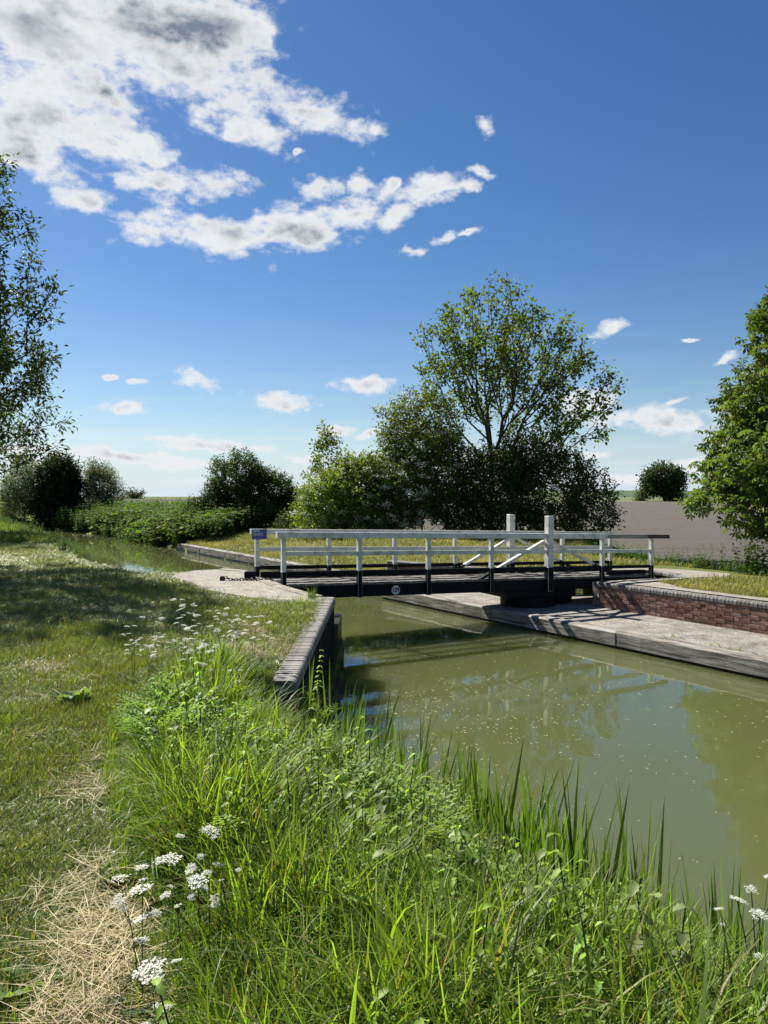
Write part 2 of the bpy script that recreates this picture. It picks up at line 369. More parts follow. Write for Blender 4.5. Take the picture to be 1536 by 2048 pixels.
def npmesh(name, verts, faces, mats, col=None, smooth=False, matidx=None):
    """mesh from numpy: faces is an (N,k) array or a list of such arrays"""
    if isinstance(faces, np.ndarray):
        faces = [faces]
    faces = [np.asarray(f, dtype=np.int32) for f in faces if len(f)]
    me = bpy.data.meshes.new(name)
    verts = np.asarray(verts, dtype=np.float32)
    me.vertices.add(len(verts))
    me.vertices.foreach_set('co', verts.ravel())
    loops = np.concatenate([f.ravel() for f in faces])
    sizes = np.concatenate([np.full(len(f), f.shape[1], dtype=np.int32) for f in faces])
    starts = np.concatenate([[0], np.cumsum(sizes)[:-1]]).astype(np.int32)
    me.loops.add(len(loops))
    me.loops.foreach_set('vertex_index', loops)
    me.polygons.add(len(sizes))
    me.polygons.foreach_set('loop_start', starts)
    me.polygons.foreach_set('loop_total', sizes)
    if smooth:
        me.polygons.foreach_set('use_smooth', np.ones(len(sizes), dtype=bool))
    for mm in (mats if isinstance(mats, (list, tuple)) else [mats]):
        me.materials.append(mm)
    if matidx is not None:
        me.polygons.foreach_set('material_index', np.asarray(matidx, dtype=np.int32))
    me.update(calc_edges=True)
    if col is not None:
        a = me.attributes.new('col', 'FLOAT_COLOR', 'POINT')
        cc = np.ones((len(verts), 4), dtype=np.float32)
        cc[:, :3] = col
        a.data.foreach_set('color', cc.ravel())
    return me


def obj(name, me, parent=None, loc=(0, 0, 0), rot=(0, 0, 0), scale=None, **kw):
    o = bpy.data.objects.new(name, me)
    o.location = loc
    o.rotation_euler = rot
    if scale is not None:
        o.scale = scale
    link(o, parent)
    return props(o, **kw)


class MB:
    """collects simple solids into one mesh"""
    def __init__(self):
        self.v, self.f, self.m = [], [], []

    def hexa(self, p, mi=0):
        n = len(self.v)
        self.v += [tuple(q) for q in p]
        for f in ((0, 3, 2, 1), (4, 5, 6, 7), (0, 1, 5, 4), (1, 2, 6, 5), (2, 3, 7, 6), (3, 0, 4, 7)):
            self.f.append(tuple(n + i for i in f))
            self.m.append(mi)

    def box(self, x0, x1, y0, y1, z0, z1, shear=0.0, mi=0, cx=0.0):
        """box; shear lowers z along x"""
        P = []
        for z in (z0, z1):
            for x, y in ((x0, y0), (x1, y0), (x1, y1), (x0, y1)):
                P.append((x, y, z + shear * x))
        self.hexa(P, mi)

    def bar(self, a, b, w, h, mi=0, up=(0, 0, 1)):
        a, b = Vector(a), Vector(b)
        d = (b - a).normalized()
        s = d.cross(Vector(up)).normalized()
        u = s.cross(d).normalized()
        P = []
        for q in (a, b):
            P += [q - s * w / 2 - u * h / 2, q + s * w / 2 - u * h / 2, q + s * w / 2 + u * h / 2, q - s * w / 2 + u * h / 2]
        self.hexa(P, mi)

    def cyl(self, c, r, z0, z1, n=24, mi=0, r1=None):
        k = len(self.v)
        r1 = r if r1 is None else r1
        for z, rr in ((z0, r), (z1, r1)):
            for i in range(n):
                a = 2 * math.pi * i / n
                self.v.append((c[0] + rr * math.cos(a), c[1] + rr * math.sin(a), z))
        for i in range(n):
            j = (i + 1) % n
            self.f.append((k + i, k + j, k + n + j, k + n + i)); self.m.append(mi)
        self.f.append(tuple(k + i for i in reversed(range(n)))); self.m.append(mi)
        self.f.append(tuple(k + n + i for i in range(n))); self.m.append(mi)

    def prism(self, poly, z0, z1, mi=0):
        k = len(self.v); n = len(poly)
        zt = z1 if hasattr(z1, '__len__') else [z1] * n
        for (x, y) in poly: self.v.append((x, y, z0))
        for (x, y), z in zip(poly, zt): self.v.append((x, y, z))
        for i in range(n):
            j = (i + 1) % n
            self.f.append((k + i, k + j, k + n + j, k + n + i)); self.m.append(mi)
        self.f.append(tuple(k + i for i in reversed(range(n)))); self.m.append(mi)
        self.f.append(tuple(k + n + i for i in range(n))); self.m.append(mi)

    def mesh(self, name, mats, bevel=0.0):
        me = bpy.data.meshes.new(name)
        me.from_pydata(self.v, [], self.f)
        for mm in (mats if isinstance(mats, (list, tuple)) else [mats]):
            me.materials.append(mm)
        me.polygons.foreach_set('material_index', self.m)
        me.update()
        if bevel:
            import bmesh
            bm = bmesh.new(); bm.from_mesh(me)
            bmesh.ops.recalc_face_normals(bm, faces=bm.faces)
            bmesh.ops.bevel(bm, geom=bm.edges[:], offset=bevel, segments=1, affect='EDGES', profile=0.5)
            bm.to_mesh(me); bm.free()
        return me

    def obj(self, name, mats, parent=None, bevel=0.0, loc=(0, 0, 0), rot=(0, 0, 0), **kw):
        return obj(name, self.mesh(name, mats, bevel), parent, loc, rot, **kw)


# ------------------------------------------------------------------ plan of the place
# canal axis c (away from the camera, to the left) and cross direction nrm (to the far bank)
CA = np.array((-0.553, 0.833)); NR = np.array((0.833, 0.553))


def ns(n, s):
    return (n * NR[0] + s * CA[0], n * NR[1] + s * CA[1])


def inpoly(x, y, poly):
    x = np.asarray(x); y = np.asarray(y)
    r = np.zeros(x.shape, dtype=bool)
    n = len(poly)
    j = n - 1
    for i in range(n):
        xi, yi = poly[i]; xj, yj = poly[j]
        if yi != yj:
            r ^= ((yi > y) != (yj > y)) & (x < (xj - xi) * (y - yi) / (yj - yi) + xi)
        j = i
    return r


def dline(x, y, pl):
    """distance to a polyline"""
    d = np.full(np.shape(x), 1e9)
    for (ax, ay), (bx, by) in zip(pl[:-1], pl[1:]):
        vx, vy = bx - ax, by - ay
        tt = np.clip(((x - ax) * vx + (y - ay) * vy) / (vx * vx + vy * vy + 1e-9), 0, 1)
        d = np.minimum(d, np.hypot(x - ax - tt * vx, y - ay - tt * vy))
    return d


def sstep(a, b, v):
    t_ = np.clip((v - a) / (b - a), 0, 1)
    return t_ * t_ * (3 - 2 * t_)


ZW = -1.15                                   # water level
NQ, NB, NC = 11.02, 13.1, 12.0               # quay edge, brick wall, far curb
near_soft = [ns(3.35, -14), ns(3.35, -4), ns(3.4, 0), ns(3.3, 2.5), ns(3.4, 4.2), (-0.15, 6.3), (-0.5, 6.9), (-0.72, 7.1)]
wall_edge = [(-0.72, 7.1), (-0.72, 13.1), (-1.3, 13.15)]
apron_edge = [(-1.3, 12.65), (-1.85, 13.6), (-2.3, 14.6), (-2.62, 15.5), (-2.95, 16.2), (-3.5, 16.65)]
far_soft_l = [(-3.5, 16.65), (-4.7, 16.95), (-7.2, 20), (-9.5, 25), (-14.9, 34), (-21, 43), (-30, 50), (-46, 57)]
far_soft_r = [(-48, 64), (-34, 60.5), (-26, 57.5), (-22, 54), (-16, 47), ns(11.9, 36.6)]
curb_edge = [ns(11.9, 36.6), ns(NC, 16.9)]
quay_edge = [ns(NC, 16.9), ns(NQ, 16.7), ns(NQ, -14)]
WATER = near_soft + wall_edge[1:] + apron_edge + far_soft_l[1:] + far_soft_r + curb_edge[1:] + quay_edge[1:]
wA, wB, wB2, wC, wD, wE = (4.68, 16.8), (6.75, 17.62), (7.05, 18.15), (6.7, 18.95), (3.98, 18.55), (0.1, 22.0)
RECESS = [ns(NQ, -14), ns(NB, -14), wA, wB, wB2, wC, wD, wE, (-0.55, 20.6), ns(NC, 16.9), ns(NQ, 16.7)]
SHOULDER = [ns(10.8, -14), (13.3 * NR[0] - 14 * CA[0], 13.3 * NR[1] - 14 * CA[1]), (4.9, 16.75), (6.85, 17.45), (7.2, 18.15), (6.8, 19.1), (4.1, 18.72), (0.25, 22.15), (-0.3, 21.6), (-0.55, 20.6)]


def land(x, y):
    """ground height"""
    x = np.asarray(x, dtype=float); y = np.asarray(y, dtype=float)
    n = x * NR[0] + y * NR[1]
    s = x * CA[0] + y * CA[1]
    und = 0.03 * np.sin(x * 0.9 + 1.3) * np.sin(y * 0.7) + 0.015 * np.sin(x * 2.3 + y * 1.7)
    # towpath side
    dl = dline(x, y, near_soft)
    zl = -1.12 * (1 - sstep(0.0, 1.45, dl))
    hold = sstep(6.4, 7.0, y) * (x < -0.6)
    zl = np.where(hold > 0, zl * (1 - hold), zl)
    d2 = dline(x, y, far_soft_l[1:])
    zl = np.minimum(zl, -1.1 * (1 - sstep(0.0, 1.3, d2)))
    zl = zl + und * sstep(0.4, 2.0, np.minimum(dl, d2)) * 0.6 - 0.015
    # far side
    za = -0.3 - 0.95 * sstep(17.6, 20.5, n)
    zb = -0.80 + 0.58 * sstep(12.1, 16.8, n) - 1.05 * sstep(23.0, 27.0, n)
    f = sstep(14.0, 21.0, s)
    zr = za * (1 - f) + zb * f
    d3 = dline(x, y, far_soft_r)
    zr = np.minimum(zr, -1.1 + 0.9 * sstep(0.0, 1.6, d3)) + und * 0.5 * sstep(13.5, 15, n)
    side = n > 8.2
    z = np.where(side, zr, zl)
    z = np.where(inpoly(x, y, SHOULDER), -1.0, z)
    inw = inpoly(x, y, WATER)
    z = np.where(inpoly(x, y, [(-0.6, 12.13), (-0.6, 13.3), (-1.4, 13.3), (-2.05, 13.9), (-1.4, 12.6), (-1.12, 12.13)]), -1.9, z)
    hard = np.minimum(np.minimum(dline(x, y, wall_edge), dline(x, y, apron_edge)), np.minimum(dline(x, y, curb_edge), dline(x, y, quay_edge)))
    z = np.where((~inw) & (hard < 0.13), np.minimum(z, -1.9), z)
    z = np.where(inw, np.where(hard < 3, -2.2, -1.6), z)
    # the fields lie on their own sheets: keep the base sheet under them, and let it fall away far off
    rr = np.hypot(x, y)
    z = z - 0.5 * sstep(27.5, 33.0, n) * (s > 8) - 0.5 * sstep(20.0, 22.0, n) * (s <= 8)
    z = z - 25 * sstep(300, 1500, rr)
    return z


def axis(lo, hi, step, far, g=1.35):
    a = list(np.arange(lo, hi + 1e-6, step))
    st, v = step, hi
    while v < far:
        st *= g; v += st; a.append(v)
    st, v = step, lo
    pre = []
    while v > -far:
        st *= g; v -= st; pre.append(v)
    return np.array(pre[::-1] + a)


gx = axis(-17.0, 13.0, 0.125, 5000, 1.25)
gy = axis(0.5, 26.0, 0.125, 5000, 1.12)
GX, GY = np.meshgrid(gx, gy)
GZ = land(GX.ravel(), GY.ravel())
V = np.stack([GX.ravel(), GY.ravel(), GZ], 1)
nx, ny = len(gx), len(gy)
ii = np.arange(nx * ny).reshape(ny, nx)
F = np.stack([ii[:-1, :-1].ravel(), ii[:-1, 1:].ravel(), ii[1:, 1:].ravel(), ii[1:, :-1].ravel()], 1)
obj('ground', npmesh('ground', V, F, MAT['turf'], smooth=True), kind='structure', label='grassy canal banks and towpath turf')


def sheet(name, poly, z, mat, label, kind='structure'):
    me = bpy.data.meshes.new(name)
    me.from_pydata([(x, y, z) for x, y in poly], [], [tuple(range(len(poly)))])
    me.materials.append(mat); me.update()
    import bmesh
    bm = bmesh.new(); bm.from_mesh(me)
    bmesh.ops.triangulate(bm, faces=bm.faces[:])
    for f in bm.faces:
        if f.normal.z < 0: f.normal_flip()
    bm.to_mesh(me); bm.free()
    return obj(name, me, kind=kind, label=label)


def grow_poly(poly, d):
    out = []
    cx = np.array(poly); n = len(poly)
    area = 0.5 * sum(poly[i][0] * poly[(i + 1) % n][1] - poly[(i + 1) % n][0] * poly[i][1] for i in range(n))
    sg = 1 if area > 0 else -1
    for i in range(n):
        a, b_, c_ = cx[i - 1], cx[i], cx[(i + 1) % n]
        e1 = b_ - a; e2 = c_ - b_
        m1 = np.array((e1[1], -e1[0])) / (np.hypot(*e1) + 1e-9) * sg
        m2 = np.array((e2[1], -e2[0])) / (np.hypot(*e2) + 1e-9) * sg
        m_ = m1 + m2
        m_ = m_ / (np.hypot(*m_) + 1e-9)
        out.append(tuple(b_ + m_ * d))
    return out


sheet('canal_water', grow_poly(WATER, 0.22), ZW, MAT['water'], 'still olive green canal water')

# fields
field = [(40, -20), (17, 12), (11.2, 17.6), (9.0, 20.6), (7.2, 23.5), (8.5, 31), (9.6, 40), (4, 43), (-6, 49), (-20, 67), (-42, 82), (-70, 92), (-260, 150)]
for a_ in np.linspace(-58, 4, 14):
    field.append((345 * math.sin(R(a_)), 345 * math.cos(R(a_))))
for a_ in np.linspace(5, 62, 14):
    field.append((236 * math.sin(R(a_)), 236 * math.cos(R(a_))))
sheet('ploughed_field', field, -1.1, MAT['soil'], 'bare ploughed field beyond the canal')


def ring_sheet(name, a0, a1, radii, mat, label):
    A = np.radians(np.linspace(a0, a1, 40))
    V = []
    for r_, z_ in radii:
        for k, a_ in enumerate(A):
            V.append((r_ * math.sin(a_), r_ * math.cos(a_), z_ + 0.35 * math.sin(a_ * 9) * (r_ > 300)))
    n_ = len(A)
    F = [(i * n_ + k, i * n_ + k + 1, (i + 1) * n_ + k + 1, (i + 1) * n_ + k) for i in range(len(radii) - 1) for k in range(n_ - 1)]
    obj(name, npmesh(name, np.array(V), np.array(F), mat, smooth=True), kind='structure', label=label)


ring_sheet('rough_grass', 5, 62, [(233, -1.25), (236, -1.05), (262, -0.7), (300, -0.1)], MAT['rough'], 'strip of rough grass at the far edge of the ploughed field')
ring_sheet('crop_field', 5, 62, [(300, -0.12), (420, 1.1), (640, 3.2), (700, 3.3), (760, 1.0)], MAT['crop'], 'dark green crop field on the skyline')

# ------------------------------------------------------------------ quay, apron, paths
q = MB()
QS = [(ns(NQ + 0.26, -14)), ns(NB + 0.1, -14), (4.78, 16.78), wB, wB2, wC, wD, wE, (-0.75, 21.0), ns(NC + 0.2, 16.9), ns(NQ + 0.26, 16.5)]
q.prism(QS, -1.6, -0.85)
quay = q.obj('quay', MAT['concrete'], kind='structure', label='low concrete quay along the far bank under the bridge')


def run_of_timbers(parent, n_in, n_out, s_list, ztop, zbot, name='timber'):
    for k, (s0, s1) in enumerate(zip(s_list[:-1], s_list[1:])):
        L = s1 - s0 - 0.012
        segs = 14
        vs, fs = [], []
        for i in range(segs + 1):
            x = L * i / segs
            jt = random.uniform(-.008, .008); jo = random.uniform(-.008, .008)
            w = n_out - n_in
            vs += [(x, 0.0 + jo, zbot), (x, w, zbot), (x, w, ztop), (x, 0.035 + jo, ztop + jt), (x, 0.0 + jo, ztop - 0.03 + jt)]
        for i in range(segs):
            for j in range(5):
                a_, b_ = i * 5 + j, i * 5 + (j + 1) % 5
                fs.append((a_, b_, b_ + 5, a_ + 5))
        fs.append((4, 3, 2, 1, 0)); e = segs * 5
        fs.append((e, e + 1, e + 2, e + 3, e + 4))
        me = bpy.data.meshes.new(name); me.from_pydata(vs, [], fs); me.materials.append(MAT['timber']); me.update()
        x0, y0 = ns(n_in, s0)
        # local x along CA, local y along NR: left-handed, so mirror by a matrix
        o = bpy.data.objects.new(name, me)
        link(o, parent)
        o.matrix_local = Matrix(((CA[0], NR[0], 0, x0), (CA[1], NR[1], 0, y0), (0, 0, 1, 0), (0, 0, 0, 1)))
        me.flip_normals()


run_of_timbers(quay, NQ, NQ + 0.26, [-14, -6, 0.5, 5.2, 9.0, 12.35, 16.7], -0.83, -1.09)
b_ = MB()
b_.prism([ns(NQ + 0.06, -14), ns(NQ + 0.26, -14), ns(NQ + 0.26, 16.6), ns(NQ + 0.06, 16.6)], -1.6, -1.09)
b_.prism([ns(NC + 0.06, 16.9), ns(NC + 0.3, 16.9), ns(11.9 + 0.3, 36.5), ns(11.9 + 0.06, 36.5)], -1.6, -1.07)
b_.prism([ns(NQ + 0.03, 16.55), ns(NQ + 0.03, 16.72), ns(NC + 0.2, 16.95), ns(NC + 0.2, 16.55)], -1.6, -0.86)
b_.obj('wet_footing', MAT['wet'], quay)

curb = MB()
curb.prism([ns(NC + 0.22, 16.9), ns(NC + 0.34, 16.9), ns(12.24, 36.6), ns(12.12, 36.6)], -1.5, -0.83)
curb = curb.obj('canal_curb', MAT['concrete'], kind='structure', label='timber edged curb of the far bank beyond the bridge')
run_of_timbers(curb, NC - 0.03, NC + 0.22, [16.9, 20.2, 23.6, 27.0, 30.2, 33.4, 36.6], -0.80, -1.08)

APRON = [(-1.0, 12.05), (-1.35, 12.62), (-1.9, 13.6), (-2.35, 14.6), (-2.68, 15.5), (-3.02, 16.15), (-3.55, 16.5), (-4.1, 16.25), (-4.35, 15.6), (-4.2, 14.9), (-3.7, 13.9), (-3.1, 13.0), (-2.2, 12.1), (-1.3, 11.45), (-1.0, 11.5)]
a_ = MB(); a_.prism(APRON, -1.6, 0.012)
apron = a_.obj('apron', MAT['apron'], kind='structure', label='pale concrete apron at the towpath end of the bridge', bevel=0.006)
# curved kerb stones along the seat of the bridge
KP = [(-1.0, 12.1), (-1.35, 12.62), (-1.9, 13.6), (-2.35, 14.6), (-2.68, 15.5), (-3.02, 16.15), (-3.55, 16.5)]
for (p0, p1) in zip(KP[:-1], KP[1:]):
    d_ = Vector((p1[0] - p0[0], p1[1] - p0[1], 0)); L = d_.length - 0.012; d_.normalize()
    k_ = MB(); k_.box(0, L, -0.03, 0.17, -0.30, 0.03)
    k_.obj('kerb_stone', MAT['apron'], apron, bevel=0.01, loc=(p0[0], p0[1], 0), rot=(0, 0, math.atan2(d_.y, d_.x)))
# abutment seat under the bridge end
a_ = MB(); a_.prism([(-0.74, 12.05), (-0.74, 13.1), (-1.3, 13.15), (-1.75, 13.75), (-1.9, 13.4), (-1.25, 12.4), (-0.95, 12.0)], -1.6, -0.42)
a_.obj('bridge_seat', MAT['wet'], apron)

PATH = [ns(13.34, -14), (4.98, 16.72), (6.85, 17.5), (7.2, 18.15), (6.8, 19.1), (4.1, 18.75), (3.2, 19.6), (6.3, 20.0), (7.6, 19.3), (8.5, 18.3), (8.0, 17.5), (7.5, 17.15), (6.15, 16.7), ns(13.75, 9.5), ns(13.7, 5.0), ns(13.7, -14)]
sheet('path', PATH, -0.28, MAT['path'], 'pale gravel path along the brick wall and away from the bridge')
sheet('towpath', [(-10.7, 20.5), (-8.7, 16.2), (-7.7, 13.6), (-8.0, 11.6), (-9.2, 11.4), (-10.0, 13), (-11.6, 17), (-14.0, 21), (-18, 26), (-16.5, 26.5)], 0.022, MAT['dirt'], 'trodden towpath under the ash tree')

# ------------------------------------------------------------------ brick walls
def brick_meshes(L, H, D, mat, n=4, name='brick', jit=0.004):
    out = []
    for k in range(n):
        q = MB(); q.box(0, L, 0, D, 0, H)
        q.v = [(x + random.uniform(-jit, jit), y + random.uniform(-jit, jit), z + random.uniform(-jit, jit) * .6) for x, y, z in q.v]
        out.append(q.mesh(name, mat, bevel=0.006))
    return out


def coping_meshes(W_, pitch, mat, n=3, nose=0.05, H=0.10, over=0.015):
    """bull-nosed coping brick: profile in (y, z), y=-over is the nose side"""
    out = []
    for k in range(n):
        pr = [(W_, 0.0), (W_, H)]
        for i in range(6):
            a = math.pi / 2 * i / 5
            pr.append((-over + nose - nose * math.sin(a), H - nose + nose * math.cos(a)))
        pr.append((-over, 0.0))
        w = pitch - 0.013
        j = [random.uniform(-.003, .003) for _ in range(3)]
        v = [(0, y + j[0], z + j[1]) for y, z in pr] + [(w, y + j[0], z + j[1] + j[2] * .5) for y, z in pr]
        n_ = len(pr)
        f = [(i, (i + 1) % n_, n_ + (i + 1) % n_, n_ + i) for i in range(n_)]
        f += [tuple(reversed(range(n_))), tuple(range(n_, 2 * n_))]
        me = bpy.data.meshes.new('coping_brick'); me.from_pydata(v, [], f); me.materials.append(mat); me.update()
        import bmesh
        bm = bmesh.new(); bm.from_mesh(me); bmesh.ops.recalc_face_normals(bm, faces=bm.faces); bm.to_mesh(me); bm.free()
        out.append(me)
    return out


def frame_mat(p0, p1, z, back):
    """matrix with x along p0->p1 and y pointing to 'back' (into the wall)"""
    d = Vector((p1[0] - p0[0], p1[1] - p0[1], 0)); L = d.length; d.normalize()
    y = Vector((-d.y, d.x, 0))
    if y.dot(Vector((back[0], back[1], 0))) < 0:
        y = -y
    return Matrix(((d.x, y.x, 0, p0[0]), (d.y, y.y, 0, p0[1]), (0, 0, 1, z), (0, 0, 0, 1))), L


def put(name, me, parent, mtx, x, y, z):
    o = bpy.data.objects.new(name, me)
    link(o, parent)
    o.matrix_local = mtx @ Matrix.Translation((x + 0, y + 0, z))
    return o


def brick_wall(label, p0, p1, back, zb, courses, ch, mats, coping=None, thick=0.22, flemish=True, zcop=0.0, root=None, over_end=0.0, proud=0.007, core='mortar'):
    mtx, L = frame_mat(p0, p1, 0, back)
    if root is None:
        root = empty('brick_wall', (p0[0], p0[1], zb), 0, label=label, cat='wall')
    off = Matrix.Translation((-root.location.x, -root.location.y, -root.location.z))
    mtx = off @ mtx
    zt = zb + courses * ch
    c_ = MB(); c_.box(0.004, L - 0.004, proud, thick - 0.012, zb - 0.6, zt + 0.02)
    o = bpy.data.objects.new('mortar_core', c_.mesh('mortar_core', MAT[core])); link(o, root); o.matrix_local = mtx
    for r_ in range(courses):
        x = (-0.114 if not flemish else -0.17) * (r_ % 2) - 0.03 * random.random()
        k = 0
        while x < L - 0.03:
            hdr = flemish and (k % 2 == 1)
            bl = 0.1125 if hdr else 0.228
            lib = mats['h'] if hdr else mats['s']
            x0 = max(x, 0.0); e = min(x + bl, L)
            if e - x0 > 0.05:
                o = put('brick', random.choice(lib), root, mtx, x0, random.uniform(-.003, .004), zb + r_ * ch)
                full = (bl - 0.0)
                if abs((e - x0) - bl) > 0.01:
                    o.matrix_local = o.matrix_local @ Matrix.Diagonal(((e - x0) / full, 1, 1, 1))
            x += bl; k += 1
    if coping:
        lib, pitch = coping
        x = 0.0
        while x + pitch <= L + 0.02 + over_end:
            o = put('coping_brick', random.choice(lib), root, mtx, x, random.uniform(-.002, .003), zt + zcop + random.uniform(-.002, .002))
            x += pitch
    return root


RB = {'s': brick_meshes(0.218, 0.068, 0.10, MAT['brick']), 'h': brick_meshes(0.1025, 0.068, 0.10, MAT['brick'])}
CB = coping_meshes(0.22, 0.08, MAT['bluebrick'], H=0.085, nose=0.04)
wnear = ns(NB, 5.3)
rw = brick_wall('long red brick retaining wall with blue bullnose coping behind the quay', wnear, wA, NR, -0.85, 6, 0.078, RB, (CB, 0.08))
# return into the tail recess, dark under the bridge
brick_wall('', (wA[0] + 0.02, wA[1] + 0.03), wB, (0.4, -0.9), -0.85, 6, 0.078, RB, (CB, 0.08), root=rw)
brick_wall('low red brick wall beyond the bridge in front of the mown bank', wD, wE, NR, -0.85, 6, 0.078, {'s': RB['s'], 'h': RB['h']}, (CB, 0.08), flemish=False)
tw = MB()
tw.prism([wB, wB2, wC, wD, (4.05, 18.75), (6.8, 19.12), (7.25, 18.18), (6.9, 17.5)], -1.2, -0.29)
tw.obj('recess_lining', MAT['mortar'], rw)
# curved coping at the back of the recess
arc = [wB, (6.95, 17.85), wB2, (6.95, 18.6), wC]
for (p0, p1) in zip(arc[:-1], arc[1:]):
    mtx, L = frame_mat(p0, p1, 0, (1, 0))
    mtx = Matrix.Translation((-rw.location.x, -rw.location.y, -rw.location.z)) @ mtx
    x = 0
    while x + 0.08 < L + 0.03:
        put('coping_brick', random.choice(CB), rw, mtx, x, 0, -0.365); x += 0.08
# wall off to the right of the frame (plain continuation)
ww = MB(); mtx, L = frame_mat(ns(NB, -14), ns(NB, 5.28), 0, NR)
ww.box(0, L, 0.002, 0.2, -1.2, -0.29)
o = ww.obj('wall_continuation', MAT['brick'], rw); o.matrix_local = Matrix.Translation((-rw.location.x, -rw.location.y, -rw.location.z)) @ mtx

# wing wall beside the lawn
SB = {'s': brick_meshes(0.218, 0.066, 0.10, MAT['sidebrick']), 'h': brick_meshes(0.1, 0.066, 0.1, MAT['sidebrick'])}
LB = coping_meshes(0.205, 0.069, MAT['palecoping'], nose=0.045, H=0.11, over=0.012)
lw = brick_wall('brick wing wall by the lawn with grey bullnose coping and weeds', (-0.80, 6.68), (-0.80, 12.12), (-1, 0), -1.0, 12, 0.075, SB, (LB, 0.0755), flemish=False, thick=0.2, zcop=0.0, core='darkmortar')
pl = MB()
pl.prism([(-0.79, 6.75), (-0.70, 6.72), (-0.69, 12.9), (-0.72, 13.05), (-0.79, 13.1), (-1.25, 13.1), (-1.25, 12.12), (-0.79, 12.12)], -1.7, -0.84)
pl.obj('footing_ledge', MAT['wet'], lw, bevel=0.03, loc=(0.80, -6.68, 1.0))

# ------------------------------------------------------------------ swing bridge
UX = Vector((0.894, 0.448, 0)); BA = math.atan2(0.448, 0.894)
SH = -0.0292                       # the deck falls towards the far bank
BL, BP, BW = 9.24, 1.54, 1.12
br = empty('swing_bridge', (-1.88, 13.86, 0), BA, label='white railed wooden swing bridge crossing the canal', cat='bridge')
pm = [MAT['plank']]
x = -0.08; k = 0
while x < 9.30:
    w_ = 0.176
    q = MB(); q.box(x, x + w_, -0.035, BW + 0.06, -0.05, random.uniform(-.004, .004), SH)
    q.obj('plank', MAT['plank'], br, bevel=0.004)
    x += w_ + 0.009
for y0, y1 in ((0.0, 0.14), (BW - 0.12, BW + 0.02)):
    q = MB(); q.box(0.02, 9.2, y0, y1, -0.285, -0.053, SH); q.obj('beam', MAT['black'], br, bevel=0.008)
q = MB(); q.box(0.05, 9.1, 0.45, 0.6, -0.25, -0.053, SH); q.obj('beam', MAT['black'], br)
q = MB(); q.box(-0.06, 0.02, 0.0, BW, -0.26, -0.053, SH); q.obj('end_beam', MAT['black'], br)


def post(u, w, zb, zt, s, zsplit):
    q = MB()
    q.box(u - s / 2, u + s / 2, w - s / 2, w + s / 2, zb + SH * u, zsplit + SH * u, 0, 1)
    q.box(u - s / 2 + .002, u + s / 2 - .002, w - s / 2 + .002, w + s / 2 - .002, zsplit + SH * u + .001, zt + SH * u, 0, 0)
    return q.obj('post', [MAT['white'], MAT['black']], br, bevel=0.004)


def rail(u0, u1, w0, w1, z0, z1, mat, name, lab=None):
    q = MB(); q.box(u0, u1, w0, w1, z0, z1, SH)
    o = q.obj(name, mat, br, bevel=0.007)
    if lab: o['label'] = lab
    return o


for side, (w, du) in enumerate(((-0.055, 0.0), (BW + 0.075, -0.12))):
    near = side == 0
    for k in range(7):
        u = k * BP + du
        if k == 4:
            zb = -0.30 if near else -0.30
            q = MB()
            s = 0.15
            q.box(u - s / 2, u + s / 2, w - s / 2, w + s / 2, zb + SH * u, 0.235 + SH * u, 0, 1)
            q.box(u - s / 2 + .002, u + s / 2 - .002, w - s / 2 + .002, w + s / 2 - .002, 0.236 + SH * u, 1.36 + SH * u, 0, 0)
            q.obj('king_post', [MAT['white'], MAT['black']], br, bevel=0.006)
        else:
            post(u, w, (-0.29 if k in (1, 2, 3) else -0.13), 0.862, 0.088, 0.235)
    u4 = 4 * BP + du
    hw = 0.075
    # handrail: lies on the posts, butts against the king post
    rail(du - 0.13, u4 - hw - .002, w - 0.055, w + 0.055, 0.863, 0.972, MAT['white'], 'handrail')
    e1 = 5 * BP + du + 0.12
    rail(u4 + hw + .002, e1, w - 0.055, w + 0.055, 0.863, 0.972, MAT['white'], 'handrail')
    if near:
        rail(e1 + .003, 6 * BP - 0.16, w - 0.05, w + 0.05, 0.868, 0.965, MAT['weathered'], 'handrail', 'bare grey handrail length near the far end')
        rail(6 * BP - 0.157, 6 * BP + 0.56, w - 0.05, w + 0.05, 0.87, 0.962, MAT['darkwood'], 'handrail', 'dark bare handrail end overhanging the last post')
    else:
        rail(e1 + .003, 6 * BP + du + 0.08, w - 0.05, w + 0.05, 0.868, 0.965, MAT['white'], 'handrail')
    # mid rail and black lower rail between posts
    for k in range(6):
        a_ = k * BP + du + (hw if k == 4 else 0.044) + .002
        b_ = (k + 1) * BP + du - (hw if k == 3 else 0.044) - .002
        rail(a_, b_, w - 0.03, w + 0.03, 0.53, 0.612, MAT['white'], 'mid_rail')
        rail(a_, b_, w - 0.032, w + 0.032, 0.165, 0.24, MAT['black'], 'lower_rail')
    # raking braces either side of the king post
    for sg in (-1, 1):
        A = (u4 + sg * 1.9, w + 0.085 * (1 if near else -1) * 1, -0.01 + SH * u4)
        B = (u4 + sg * 0.085, w + 0.085 * (1 if near else -1), 0.80 + SH * u4)
        f_ = 0.30
        Mid = tuple(A[i] + (B[i] - A[i]) * f_ for i in range(3))
        q = MB()
        q.bar(A, Mid, 0.05, 0.085, 1, up=(0, 1, 0)); q.bar(Mid, B, 0.052, 0.087, 0, up=(0, 1, 0))
        q.obj('brace', [MAT['white'], MAT['black']], br)
    if not near:
        rail(0.05 + du, u4 - hw, w - 0.16, w - 0.05, 0.008, 0.125, MAT['black'], 'kerb')
        rail(u4 + hw, 9.15 + du, w - 0.16, w - 0.05, 0.008, 0.125, MAT['black'], 'kerb')
    else:
        rail(8.0, 9.17, 0.04, 0.14, 0.008, 0.11, MAT['black'], 'kerb')
